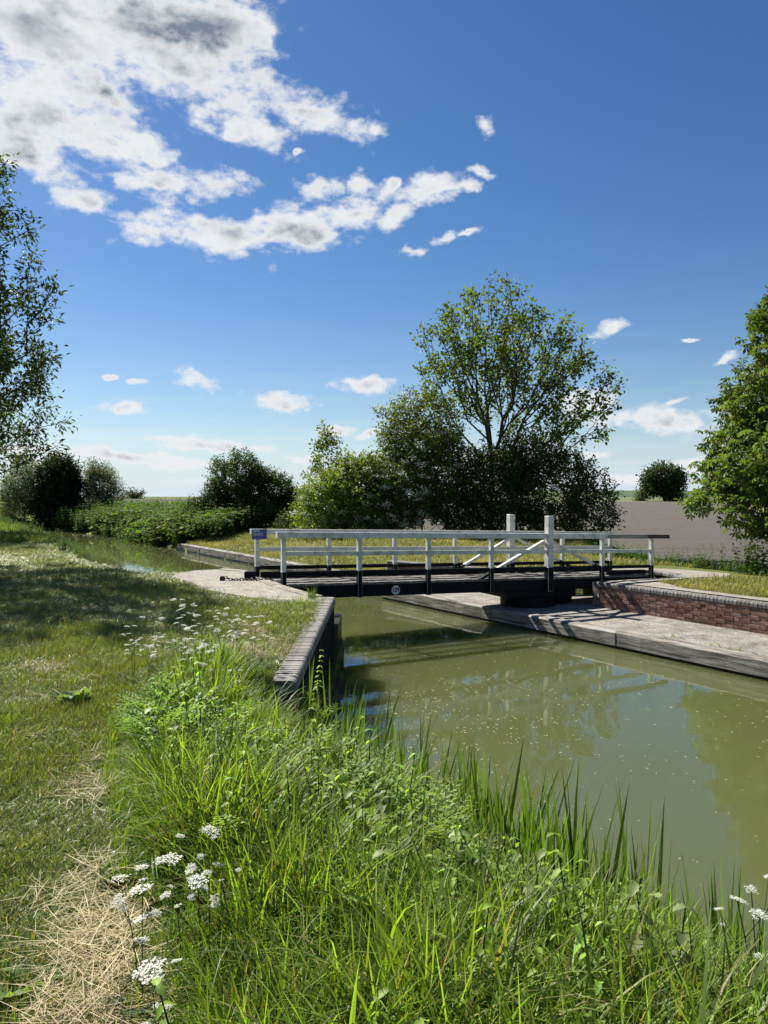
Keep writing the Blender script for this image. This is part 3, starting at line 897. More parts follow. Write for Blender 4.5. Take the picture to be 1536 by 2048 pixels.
# pivot under the king posts
q = MB()
q.box(5.1, 7.0, 0.02, BW, -0.44, -0.288, SH)
q.obj('pivot_bearer', MAT['black'], br, bevel=0.01)
q = MB(); q.cyl((6.05, 0.56), 0.62, -0.86, -0.62, 28); q.cyl((6.05, 0.56), 0.5, -0.62, -0.60, 28, r1=0.5)
q.obj('turntable', MAT['black'], br)
q = MB(); q.box(6.5, 6.95, 0.1, 0.9, -0.80, -0.645); q.obj('ballast_box', MAT['black'], br)
# number plate
q = MB()
q.cyl((0, 0), 0.092, 0, 0.008, 36)
pu, pw, pz = 2.36, -0.0075, -0.175 + SH * 2.36
plt = q.obj('number_plate', MAT['plate'], br, loc=(pu, pw + 0.004, pz), rot=(R(90), 0, 0))


def text_mesh(txt, size, ext=0.0006):
    cu = bpy.data.curves.new('letters', 'FONT')
    cu.body = txt; cu.size = size; cu.extrude = ext; cu.offset = size * 0.035; cu.align_x = 'CENTER'; cu.align_y = 'CENTER'
    to = bpy.data.objects.new('letters', cu)
    COL.objects.link(to)
    dg = bpy.context.evaluated_depsgraph_get()
    me = bpy.data.meshes.new_from_object(to.evaluated_get(dg))
    bpy.data.objects.remove(to); bpy.data.curves.remove(cu)
    return me


tm = text_mesh('129', 0.105, 0.001); tm.materials.clear(); tm.materials.append(MAT['ink'])
obj('numerals', tm, plt, loc=(0, 0.002, 0.0095))
# blue notice on the far left-hand post
sg = empty('notice_sign', (0, 0, 0), 0, label='small blue notice with white lettering fixed to the bridge handrail end', cat='sign')
sg.matrix_world = Matrix.Translation((-1.88, 13.86, 0)) @ Matrix.Rotation(BA, 4, 'Z') @ Matrix.Translation((-0.09, BW + 0.012, 0.875))
q = MB(); q.box(-0.15, 0.15, -0.008, 0.0, -0.10, 0.10); q.obj('panel', MAT['signblue'], sg, bevel=0.002)
q = MB()
nr = 20
k0 = len(q.v)
for i in range(nr):
    a = 2 * math.pi * i / nr
    for r_ in (0.012, 0.019):
        q.v.append((-0.115 + r_ * math.cos(a), -0.0092, 0.068 + r_ * math.sin(a)))
for i in range(nr):
    j = (i + 1) % nr
    q.f.append((2 * i, 2 * i + 1, 2 * j + 1, 2 * j)); q.m.append(0)
q.obj('emblem', MAT['signwhite'], sg)
for tx, sz, px_, pz_ in (('Canal &', 0.024, -0.052, 0.076), ('River Trust', 0.024, -0.037, 0.054), ('Swing Bridge 129', 0.027, -0.03, 0.012), ('Please close after use', 0.022, -0.022, -0.016)):
    tm = text_mesh(tx, sz, 0.0003); tm.materials.clear(); tm.materials.append(MAT['signwhite'])
    obj('lettering', tm, sg, loc=(px_, -0.0095, pz_), rot=(R(90), 0, 0))

# mooring block and chain on the apron
q = MB(); q.box(-0.11, 0.11, -0.09, 0.09, 0, 0.15)
q.obj('timber_block', MAT['black'], loc=(-2.62, 14.62, 0.013), rot=(0, 0, R(12)), bevel=0.02, label='short black timber block standing on the concrete apron', cat='block')
ch = empty('chain', (-3.1, 14.35, 0.0), 0, label='rusty iron chain lying across the concrete apron', cat='chain')


def torus(R0, r0, nR=10, nr=5, sx=1.5):
    v, f = [], []
    for i in range(nR):
        a = 2 * math.pi * i / nR
        for j in range(nr):
            b = 2 * math.pi * j / nr
            v.append(((R0 + r0 * math.cos(b)) * math.cos(a) * sx, (R0 + r0 * math.cos(b)) * math.sin(a), r0 * math.sin(b)))
    for i in range(nR):
        for j in range(nr):
            f.append((i * nr + j, ((i + 1) % nR) * nr + j, ((i + 1) % nR) * nr + (j + 1) % nr, i * nr + (j + 1) % nr))
    return v, f


v, f = torus(0.024, 0.0085)
lm = bpy.data.meshes.new('link'); lm.from_pydata(v, [], f); lm.materials.append(MAT['iron']); lm.update()
for i in range(19):
    xx = i * 0.053
    obj('link', lm, ch, loc=(xx, 0.03 * math.sin(i * 0.9) - 0.012 * i * 0.2, 0.035 + (0.05 * max(0, 1 - i / 3.0))), rot=(R(90 if i % 2 else 8) + random.uniform(-.3, .3), 0, 0.25 * math.cos(i * 0.9)))
q = MB(); q.box(-0.05, 0.05, -0.03, 0.03, 0.012, 0.075); q.obj('anchor_staple', MAT['iron'], ch, bevel=0.01)

# ------------------------------------------------------------------ plant builders
def unit(v):
    return v / (np.linalg.norm(v, axis=-1, keepdims=True) + 1e-9)


def blades(n, rad, hmin, hmax, lean=(0.0, 0.35), curl=(0.1, 1.1), width=(0.004, 0.007), seg=5, c0=(0.05, 0.09, 0.015), c1=(0.10, 0.16, 0.03), var=0.25, dry=0.0, drycol=(0.30, 0.24, 0.11), taper=2.0, flat=False):
    a = rng.uniform(0, 2 * np.pi, n); r = rad * np.sqrt(rng.uniform(0, 1, n))
    bx, by = r * np.cos(a), r * np.sin(a)
    az = rng.uniform(0, 2 * np.pi, n)
    th0 = rng.uniform(*lean, n); cu = rng.uniform(*curl, n)
    h = rng.uniform(hmin, hmax, n); w = rng.uniform(*width, n)
    t_ = np.linspace(0, 1, seg + 1)
    th = th0[:, None] + cu[:, None] * t_[None, :] ** 1.5
    ds = (h / seg)[:, None]
    hx = np.concatenate([np.zeros((n, 1)), np.cumsum(np.sin(th[:, :-1]) * ds, 1)], 1)
    hz = np.concatenate([np.zeros((n, 1)), np.cumsum(np.cos(th[:, :-1]) * ds, 1)], 1)
    if flat:
        hz = hz * 0.25 + rng.uniform(0.0, 0.05, (n, 1))
    P = np.stack([bx[:, None] + hx * np.cos(az)[:, None], by[:, None] + hx * np.sin(az)[:, None], hz], 2)
    tw = az + rng.uniform(-0.6, 0.6, n)
    side = np.stack([-np.sin(tw), np.cos(tw), np.zeros(n)], 1)
    ww = (w[:, None] * (1 - t_[None, :] ** taper) * (0.55 + 0.45 * np.minimum(1, t_ * 4))[None, :] + 0.0004)[:, :, None]
    Lf = P - side[:, None, :] * ww / 2; Rt = P + side[:, None, :] * ww / 2
    V = np.stack([Lf, Rt], 2).reshape(-1, 3)
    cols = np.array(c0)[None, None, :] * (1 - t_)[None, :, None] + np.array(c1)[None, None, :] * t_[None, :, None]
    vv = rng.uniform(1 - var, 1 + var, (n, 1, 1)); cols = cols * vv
    if dry:
        dm = rng.uniform(0, 1, n) < dry
        cols[dm] = np.array(drycol)[None, None, :] * rng.uniform(0.7, 1.2, (dm.sum(), 1, 1))
    C = np.repeat(cols, 2, axis=1).reshape(-1, 3)
    base = (np.arange(n) * (seg + 1) * 2)[:, None] + (np.arange(seg) * 2)[None, :]
    base = base.ravel()
    Fq = np.stack([base, base + 1, base + 3, base + 2], 1)
    return V, Fq, C


def leaves(pos, d, nrm, L, Wd, col, fold=0.25, mid=0.42):
    """folded rhombic leaves: two triangles each"""
    d = unit(d); s = unit(np.cross(d, nrm)); nn_ = np.cross(s, d)
    L = np.asarray(L)[:, None]; Wd = np.asarray(Wd)[:, None]
    base = pos; tip = pos + d * L - nn_ * L * 0.12
    mp = pos + d * L * mid + nn_ * Wd * fold
    l_ = mp - s * Wd / 2; r_ = mp + s * Wd / 2
    V = np.stack([base, r_, tip, l_], 1).reshape(-1, 3)
    k = (np.arange(len(pos)) * 4)[:, None]
    F = np.concatenate([k + np.array([[0, 1, 2]]), k + np.array([[0, 2, 3]])], 0)
    C = np.repeat(col, 4, axis=0)
    return V, F, C


def join(parts):
    V, F, C, o = [], [], [], 0
    byk = {}
    for v, f, c in parts:
        if len(v) == 0: continue
        V.append(v); C.append(c)
        for ff in (f if isinstance(f, list) else [f]):
            byk.setdefault(ff.shape[1], []).append(ff + o)
        o += len(v)
    return np.concatenate(V), [np.concatenate(x) for x in byk.values()], np.concatenate(C)


def tube(path, r0, r1, n=5, col=(0.06, 0.08, 0.03)):
    path = np.asarray(path, float)
    m_ = len(path)
    d = unit(np.gradient(path, axis=0))
    ref = np.array([0.3, 0.9, 0.1])
    s = unit(np.cross(d, ref)); u = np.cross(s, d)
    r = np.linspace(r0, r1, m_)[:, None]
    a = np.linspace(0, 2 * np.pi, n, endpoint=False)
    V = (path[:, None, :] + (s[:, None, :] * np.cos(a)[None, :, None] + u[:, None, :] * np.sin(a)[None, :, None]) * r[:, :, None]).reshape(-1, 3)
    F = []
    for i in range(m_ - 1):
        for j in range(n):
            F.append((i * n + j, i * n + (j + 1) % n, (i + 1) * n + (j + 1) % n, (i + 1) * n + j))
    return V, np.array(F), np.tile(np.array(col), (len(V), 1))


def skeleton(roots, targets, bf=0.6, jit=0.0, step=None):
    """join crown points to the nearest good place on the growing skeleton"""
    T = np.asarray(targets); rt = np.asarray(roots, float).reshape(-1, 3)
    N = [tuple(p) for p in rt]; par = [-1] + [0] * (len(rt) - 1)
    cap = len(T) * 6 + 50
    P = np.zeros((cap, 3)); pl_ = np.zeros(cap); P[:len(rt)] = rt; cnt = len(rt)
    order = np.argsort(np.linalg.norm(T - rt[0], axis=1))
    for ti in order:
        p = T[ti]
        dv = P[:cnt] - p
        dd = np.sqrt((dv ** 2).sum(1))
        cost = dd + bf * pl_[:cnt] + 0.8 * np.maximum(0, dv[:, 2])
        j = int(np.argmin(cost)); dist = dd[j]
        k = 1 if step is None else min(4, max(1, int(dist / step)))
        last = j; a = P[j].copy()
        for q_ in range(1, k + 1):
            fr = q_ / k
            pt = a + (p - a) * fr
            if q_ < k:
                pt = pt + rng.normal(0, jit * dist, 3) + np.array([0, 0, 0.06 * dist * math.sin(math.pi * fr)])
            if cnt >= cap: break
            P[cnt] = pt; par.append(last); pl_[cnt] = pl_[last] + np.linalg.norm(pt - P[last]); last = cnt; cnt += 1
    par = np.array(par); P = P[:cnt]
    kids = np.zeros(cnt, int)
    np.add.at(kids, par[par >= 0], 1)
    return P, par, kids


def wood(P, par, kids, tip=0.006, pw=2.3, rmax=None, n=5):
    cnt = len(P)
    acc = np.zeros(cnt)
    for i in range(cnt - 1, -1, -1):
        if kids[i] == 0: acc[i] = tip ** pw
        if par[i] >= 0: acc[par[i]] += acc[i]
    r = acc ** (1 / pw)
    if rmax: r = np.minimum(r, rmax)
    e = np.where(par >= 0)[0]
    A, B = P[par[e]], P[e]
    ra = np.minimum(r[par[e]], r[e] * 1.25); rb = r[e]
    d = unit(B - A); ref = np.where(np.abs(d[:, 2:3]) > 0.9, np.array([[1., 0, 0]]), np.array([[0, 0, 1.]]))
    s = unit(np.cross(d, ref)); u = np.cross(s, d)
    a = np.linspace(0, 2 * np.pi, n, endpoint=False)
    cs, sn = np.cos(a)[None, :, None], np.sin(a)[None, :, None]
    R0 = A[:, None, :] + (s[:, None, :] * cs + u[:, None, :] * sn) * ra[:, None, None]
    R1 = B[:, None, :] + d[:, None, :] * (rb * 0.3)[:, None, None] + (s[:, None, :] * cs + u[:, None, :] * sn) * rb[:, None, None]
    V = np.concatenate([R0, R1], 1).reshape(-1, 3)
    k = (np.arange(len(e)) * 2 * n)[:, None]
    j = np.arange(n)[None, :]; j2 = (np.arange(n) + 1)[None, :] % n
    F = np.stack([(k + j).ravel(), (k + j2).ravel(), (k + n + j2).ravel(), (k + n + j).ravel()], 1)
    return V, F, r


def in_lobes(n, lobes, shell=0.0):
    """points inside a union of ellipsoids (centre, radii); shell pushes them outwards"""
    vol = np.array([np.prod(l[1]) for l in lobes]); vol = vol / vol.sum()
    ch_ = rng.choice(len(lobes), n, p=vol)
    c_ = np.array([l[0] for l in lobes])[ch_]; r_ = np.array([l[1] for l in lobes])[ch_]
    d = unit(rng.normal(size=(n, 3)))
    rad = rng.uniform(0, 1, n) ** (1 / 3.0)
    rad = shell + (1 - shell) * rad if shell else rad
    return c_ + d * r_ * rad[:, None], d


def lumps(p, amp=0.18, f=1.6):
    return 1 + amp * (np.sin(p[:, 0] * f + 1.1) * np.sin(p[:, 1] * f * 1.1 + 0.4) + np.sin(p[:, 2] * f * 1.3 + 2.0) * np.cos(p[:, 0] * f * 0.9) + 0.6 * np.sin(p[:, 2] * f * 2.7 + p[:, 0] * f * 2.2))


def leafcol(n, c, var=0.25, warm=0.15):
    v = rng.uniform(1 - var, 1 + var, (n, 1))
    w_ = rng.uniform(-warm, warm, (n, 1))
    return np.clip(np.array(c)[None, :] * v * np.concatenate([1 + w_, np.ones((n, 1)), 1 - w_], 1), 0.003, 0.9)


def tree(name, label, cat, base, lobes, roots, n_t, n_leaf, size, col, bf=0.6, spread=0.25, tip=0.006, group=None, step=0.7, jit=0.05, shell=0.25, palm=0, droop=0.25, rmax=None, aspect=0.6, clump=None, cvar=0.25, extra=None):
    """a branching tree whose leaves sit round its twigs"""
    base = np.array(base)
    T, _ = in_lobes(n_t, lobes, shell)
    P, par, kids = skeleton(roots, T, bf, jit, step)
    Vw, Fw, r = wood(P, par, kids, tip, rmax=rmax)
    root = empty(name, tuple(base), 0, label=label, cat=cat, group=group)
    obj('trunk', npmesh('trunk', Vw - base, Fw, MAT['bark'], smooth=True), root)
    tips = np.where((kids == 0) | ((r < tip * 2.2) & (par >= 0)))[0]
    tdir = unit(P[tips] - P[np.maximum(par[tips], 0)])
    k = rng.integers(0, len(tips), n_leaf)
    # leaves are gathered in tufts, a few per twig
    ctr = P[tips][k] - tdir[k] * rng.uniform(0, 1, (n_leaf, 1)) * spread * 1.3
    off = rng.normal(size=(n_leaf, 3)) * spread * 0.5
    pos = ctr + off
    d = unit(unit(off) * 0.8 + tdir[k] * 0.5 + rng.normal(size=(n_leaf, 3)) * 0.5 + np.array([0, 0, -droop]))
    nr_ = unit(rng.normal(size=(n_leaf, 3)) * 0.7 + np.array([0, 0, 1.0]))
    tuftv = rng.uniform(1 - cvar, 1 + cvar, len(tips))[k][:, None]
    C = leafcol(n_leaf, col, 0.2) * tuftv
    L = rng.uniform(size * 0.65, size * 1.25, n_leaf)
    parts = []
    if palm:
        # hand-shaped leaves: several leaflets hanging from one point
        for q_ in range(palm):
            ang = 2 * np.pi * q_ / palm + rng.uniform(-0.2, 0.2, n_leaf)
            s = unit(np.cross(d, nr_)); dd = unit(d * np.cos(ang)[:, None] + s * np.sin(ang)[:, None] + np.array([0, 0, -droop]))
            parts.append(leaves(pos, dd, nr_, L * rng.uniform(0.8, 1.1, n_leaf), L * aspect, C * rng.uniform(.9, 1.1, (n_leaf, 1)), 0.2, 0.62))
    else:
        parts.append(leaves(pos, d, nr_, L, L * aspect, C, 0.2))
    v, f, c = join(parts)
    obj('crown', npmesh('crown', v - base, f, MAT['leaf'], c), root)
    return root, P[tips], base


def bush(name, label, cat, base, lobes, n_leaf, size, col, group=None, shell=0.45, blossom=0, twig=180, bcol=(0.72, 0.72, 0.62), bside=None, amp=0.2, freq=1.6, aspect=0.62, bcl=26, cvar=0.3, sprigs=0, up=0.0):
    base = np.array(base)
    root = empty(name, tuple(base), 0, label=label, cat=cat, group=group)
    T, _ = in_lobes(twig, lobes, 0.3)
    P, par, kids = skeleton([tuple(base)], T, 0.5, 0.04, 0.6)
    Vw, Fw, r = wood(P, par, kids, 0.006, n=4)
    obj('trunk', npmesh('trunk', Vw - base, Fw, MAT['bark'], smooth=True), root)
    area = np.array([(l[1][0] * l[1][1] + l[1][0] * l[1][2] + l[1][1] * l[1][2]) for l in lobes]); area = area / area.sum()

    def surf(n, lo, hi):
        ch_ = rng.choice(len(lobes), n, p=area)
        c_ = np.array([l[0] for l in lobes])[ch_]; r_ = np.array([l[1] for l in lobes])[ch_]
        d = unit(rng.normal(size=(n, 3)))
        rad = lo + (hi - lo) * rng.uniform(0, 1, n) ** 0.6
        p = c_ + d * r_
        p = c_ + d * r_ * (rad * lumps(p, amp, freq))[:, None]
        p[:, 2] = np.maximum(p[:, 2], base[2] + 0.02)
        return p, d
    # leaves in sprays: spray centres, then leaves along each spray
    ns_ = max(60, n_leaf // 16)
    sc_, sd = surf(ns_, 1 - shell, 1.0)
    sdir = unit(sd * 0.7 + rng.normal(size=(ns_, 3)) * 0.5 + np.array([0, 0, 0.25 + up]))
    k = rng.integers(0, ns_, n_leaf)
    al = rng.uniform(-0.5, 1, n_leaf)[:, None]
    sl_ = size * 4.0
    pos = sc_[k] + sdir[k] * al * sl_ + rng.normal(size=(n_leaf, 3)) * size * 0.6
    pos[:, 2] = np.maximum(pos[:, 2], base[2] + 0.02)
    d = unit(sdir[k] * 0.6 + rng.normal(size=(n_leaf, 3)) * 0.8)
    nr_ = unit(sd[k] * 0.5 + rng.normal(size=(n_leaf, 3)) * 0.6 + np.array([0, 0, 0.6]))
    C = leafcol(n_leaf, col, 0.2) * rng.uniform(1 - cvar, 1 + cvar, ns_)[k][:, None]
    L = rng.uniform(size * 0.7, size * 1.3, n_leaf)
    v, f, c = leaves(pos, d, nr_, L, L * aspect, C, 0.2)
    obj('crown', npmesh('crown', v - base, f, MAT['leaf'], c), root)
    if blossom:
        nb = blossom // bcl
        bc, bd = surf(nb * 3, 0.93, 1.06)
        if bside is not None:
            keep = bside(bc)
            bc, bd = bc[keep], bd[keep]
        bc, bd = bc[:nb], bd[:nb]
        k = rng.integers(0, len(bc), blossom)
        pos = bc[k] + rng.normal(size=(blossom, 3)) * np.array([0.10, 0.10, 0.05])
        d = unit(rng.normal(size=(blossom, 3)))
        nr_ = unit(bd[k] + rng.normal(size=(blossom, 3)) * 0.6 + np.array([0, 0, .5]))
        L = rng.uniform(0.04, 0.075, blossom)
        v, f, c = leaves(pos, d, nr_, L, L * 0.9, leafcol(blossom, bcol, 0.1, 0.03), 0.1, 0.5)
        obj('blossom', npmesh('blossom', v - base, f, MAT['petal'], c), root)
    return root


# ------------------------------------------------------------------ scattering (for what nobody could count)
def src_collection(name, meshes):
    c_ = bpy.data.collections.new(name)
    for i, me in enumerate(meshes):
        o = bpy.data.objects.new('%s_%02d' % (name, i), me)
        c_.objects.link(o)
    return c_


def scatter(name, label, pts, rot, scl, idx, coll):
    n = len(pts)
    me = bpy.data.meshes.new(name)
    me.vertices.add(n)
    me.vertices.foreach_set('co', np.asarray(pts, np.float32).ravel())
    a = me.attributes.new('rot', 'FLOAT_VECTOR', 'POINT'); a.data.foreach_set('vector', np.asarray(rot, np.float32).ravel())
    a = me.attributes.new('scl', 'FLOAT_VECTOR', 'POINT'); a.data.foreach_set('vector', np.asarray(scl, np.float32).ravel())
    a = me.attributes.new('idx', 'INT', 'POINT'); a.data.foreach_set('value', np.asarray(idx, np.int32))
    o = obj(name, me, kind='stuff', label=label)
    g = bpy.data.node_groups.new(name, 'GeometryNodeTree')
    g.interface.new_socket('Geometry', in_out='INPUT', socket_type='NodeSocketGeometry')
    g.interface.new_socket('Geometry', in_out='OUTPUT', socket_type='NodeSocketGeometry')
    gi = g.nodes.new('NodeGroupInput'); go = g.nodes.new('NodeGroupOutput')
    ci = g.nodes.new('GeometryNodeCollectionInfo'); ci.inputs['Collection'].default_value = coll
    ci.inputs['Separate Children'].default_value = True; ci.inputs['Reset Children'].default_value = True

    def attr(nm, tp):
        x_ = g.nodes.new('GeometryNodeInputNamedAttribute'); x_.data_type = tp; x_.inputs['Name'].default_value = nm
        return x_.outputs['Attribute']
    ip = g.nodes.new('GeometryNodeInstanceOnPoints')
    er = g.nodes.new('FunctionNodeEulerToRotation')
    g.links.new(attr('rot', 'FLOAT_VECTOR'), er.inputs[0])
    g.links.new(gi.outputs[0], ip.inputs['Points'])
    g.links.new(ci.outputs[0], ip.inputs['Instance'])
    ip.inputs['Pick Instance'].default_value = True
    g.links.new(attr('idx', 'INT'), ip.inputs['Instance Index'])
    g.links.new(er.outputs[0], ip.inputs['Rotation'])
    g.links.new(attr('scl', 'FLOAT_VECTOR'), ip.inputs['Scale'])
    g.links.new(ip.outputs[0], go.inputs[0])
    md = o.modifiers.new('scatter', 'NODES'); md.node_group = g
    return o


def spread(poly, density, z=None, keep=None):
    p = np.array(poly)
    lo, hi = p.min(0), p.max(0)
    n = int((hi - lo).prod() * density)
    x = rng.uniform(lo[0], hi[0], n); y = rng.uniform(lo[1], hi[1], n)
    k = inpoly(x, y, poly)
    x, y = x[k], y[k]
    if keep is not None:
        k = keep(x, y); x, y = x[k], y[k]
    zz = land(x, y) if z is None else np.full(len(x), z)
    return np.stack([x, y, zz], 1)


def rscale(n, lo, hi, zlo=0.85, zhi=1.15):
    s = rng.uniform(lo, hi, n)
    return np.stack([s, s, s * rng.uniform(zlo, zhi, n)], 1)


def rrot(n, tilt=0.12):
    return np.stack([rng.normal(0, tilt, n), rng.normal(0, tilt, n), rng.uniform(0, 6.283, n)], 1)


def noise2(x, y, f, ph=0.0):
    return (np.sin(x * f + ph) * np.cos(y * f * 1.2 + 1.7 + ph) + 0.6 * np.sin(x * f * 2.3 + y * f * 1.7 + ph * 2) + 0.4 * np.sin(y * f * 3.9 - x * f * 3.1)) / 2 + 0.5


# ------------------------------------------------------------------ trees and bushes
G_DARK = (0.030, 0.048, 0.014)
G_MID = (0.06, 0.095, 0.022)
G_GREY = (0.11, 0.13, 0.075)

tree('maple_tree', 'tall loose maple tree with many fanning stems showing sky through its crown', 'tree', (4.9, 35, -0.5),
     [((4.9, 35, 9.1), (2.5, 2.6, 2.6)), ((3.1, 35, 8.6), (1.7, 2, 1.8)), ((7.2, 35, 8.3), (2.1, 2.4, 2.2)), ((9.2, 35, 6.7), (1.8, 2, 1.6)), ((8.4, 34.6, 5.0), (2.5, 2.2, 1.2)), ((2.8, 35, 6.9), (1.5, 1.8, 1.5)), ((5.5, 35, 6.6), (3, 2.6, 2))],
     [(4.9, 35, -0.5), (4.2, 35, 2.6), (4.6, 35.2, 3.0), (5.05, 34.9, 3.2), (5.5, 35.1, 2.9), (6.0, 35, 2.5), (6.6, 34.8, 2.2)], 620, 11500, 0.165, (0.105, 0.135, 0.03), bf=0.8, spread=0.26, tip=0.013, step=0.8, jit=0.03, aspect=0.85, cvar=0.35, shell=0.15)

bush('hawthorn_bush', 'tall hawthorn full of white blossom to the left of the maple', 'bush', (1.7, 33.4, -0.4),
     [((1.6, 33.6, 2.9), (2.0, 1.8, 2.4)), ((1.6, 33.6, 4.4), (1.6, 1.4, 1.7)), ((0.7, 33.2, 1.9), (1.7, 1.5, 2.0)), ((2.9, 33.4, 2.2), (1.5, 1.5, 2.2)), ((0.2, 32.8, 0.9), (1.3, 1.2, 1.3))],
     34000, 0.125, (0.125, 0.16, 0.04), blossom=9000, bside=lambda p: (p[:, 0] < 2.4 + rng.normal(0, .6, len(p))), amp=0.16, freq=1.9, bcol=(0.66, 0.68, 0.55))
bush('hawthorn_bush', 'low wide hawthorn with creamy blossom between sapling and tall hawthorn', 'bush', (-1.9, 33.8, -0.5),
     [((-1.7, 33.8, 1.2), (1.7, 1.5, 1.9)), ((-2.9, 33.8, 0.7), (1.1, 1.1, 1.2)), ((-0.7, 33.6, 1.4), (1.4, 1.3, 1.8)), ((-1.4, 33.7, 2.2), (1.1, 1.0, 1.0))],
     26000, 0.125, (0.16, 0.205, 0.045), blossom=7000, bside=lambda p: rng.uniform(0, 1, len(p)) < 0.7, amp=0.2, bcol=(0.68, 0.68, 0.5))
bush('dark_bush', 'dark ivy thicket below the maple with drooping twigs', 'bush', (6.4, 33.2, -0.5),
     [((5.0, 33.4, 1.7), (2.0, 1.6, 2.1)), ((7.2, 33.2, 1.6), (2.1, 1.7, 2.1)), ((8.9, 33.0, 1.0), (1.1, 1.2, 1.6)), ((6.2, 33.3, 3.0), (1.8, 1.5, 1.1)), ((3.7, 33.2, 1.0), (1.4, 1.2, 1.5))],
     42000, 0.12, (0.075, 0.11, 0.028), amp=0.16, freq=1.7)
tree('sapling', 'slender young sapling standing up behind the low hawthorn', 'tree', (-2.8, 35.6, -0.5),
     [((-2.7, 35.6, 3.3), (0.75, 0.7, 1.5)), ((-2.9, 35.6, 4.3), (0.35, 0.35, 0.8)), ((-3.6, 35.6, 2.0), (0.6, 0.5, 1.0)), ((-2.2, 35.6, 2.6), (0.7, .6, 1.0))],
     [(-2.8, 35.6, -0.5), (-2.75, 35.6, 1.0)], 130, 1900, 0.15, (0.13, 0.16, 0.04), bf=0.7, spread=0.2, step=0.5, jit=0.03, tip=0.006)
bush('round_shrub', 'small rounded shrub beside the mown bank near the dark thorn', 'bush', (-4.3, 38, -0.5),
     [((-4.3, 38, 0.1), (0.85, 0.8, 0.9))], 5000, 0.09, (0.06, 0.085, 0.022), twig=60)
bush('thorn_bush', 'big dark thorn bush on the far bank with paler left lobe', 'bush', (-7.8, 42, -0.6),
     [((-8.0, 42, 1.9), (1.75, 1.7, 1.9)), ((-6.6, 42, 1.5), (1.7, 1.5, 1.6)), ((-8.9, 41.8, 0.9), (1.5, 1.3, 1.3)), ((-5.6, 41.8, 0.7), (0.9, 0.9, 0.9)), ((-10.2, 41.6, 0.3), (1.0, 0.9, 0.95))],
     64000, 0.10, (0.034, 0.054, 0.014), amp=0.12, freq=1.5)
bush('willow_bush', 'pale grey-green willow bush left of the dark ivy bush', 'bush', (-29.0, 60, -0.9),
     [((-28.9, 60, 1.4), (1.5, 1.5, 2.1)), ((-28.3, 60, 2.6), (1.2, 1.2, 1.5)), ((-29.9, 60, 1.0), (0.9, 1, 1.5))], 16000, 0.19, G_GREY, aspect=0.26, amp=0.2, up=0.5)
bush('ivy_bush', 'dense dark ivy covered bush at the far canal bend', 'bush', (-25.8, 59, -0.9),
     [((-25.8, 59, 1.8), (1.5, 1.7, 2.5)), ((-25.3, 59, 2.8), (1.3, 1.4, 1.6)), ((-25.7, 58.7, 0.5), (1.7, 1.5, 1.4))], 34000, 0.17, (0.024, 0.036, 0.010), amp=0.1, freq=1.3)
bush('willow_bush', 'pale grey-green willow bush right of the dark ivy bush', 'bush', (-22.7, 60, -0.9),
     [((-22.8, 60, 1.4), (1.4, 1.4, 2.2)), ((-23.1, 60, 2.5), (1.0, 1.0, 1.6)), ((-21.8, 60, 0.7), (1.1, 1, 1.5))], 16000, 0.19, G_GREY, aspect=0.26, amp=0.2, up=0.5)
# ash overhanging the towpath; only its right side is in view
tree('ash_tree', 'ash tree overhanging the towpath at the left edge of view', 'tree', (-11.0, 17.8, -0.1),
     [((-10.4, 17.6, 3.7), (3.1, 3.2, 1.8)), ((-10.2, 17.4, 5.6), (2.9, 3.2, 2.2)), ((-10.9, 17.6, 7.8), (2.7, 3.0, 2.2)), ((-11.5, 18, 9.3), (2.6, 2.7, 1.9)), ((-12.5, 18, 6), (3.5, 3.5, 3.5))],
     [(-11.0, 17.8, -0.1), (-11.0, 17.8, 2.4)], 850, 38000, 0.135, (0.07, 0.10, 0.026), bf=0.5, spread=0.25, tip=0.009, step=0.6, jit=0.06, aspect=0.42, droop=0.45, cvar=0.35)
tree('ash_tree', 'second ash tree farther along the towpath at the left edge', 'tree', (-18.2, 30.5, -0.1),
     [((-17.9, 30.5, 4.4), (3.2, 3.4, 2.2)), ((-18.0, 30.5, 7.2), (3.0, 3.2, 2.4)), ((-20.5, 31.5, 6), (3.5, 3.5, 3.5)), ((-18.4, 28.5, 5), (2.6, 2.6, 2.4))],
     [(-18.2, 30.5, -0.1), (-18.2, 30.5, 2.2)], 700, 22000, 0.17, (0.08, 0.115, 0.03), bf=0.5, spread=0.35, tip=0.010, step=0.8, jit=0.06, aspect=0.5, droop=0.4)
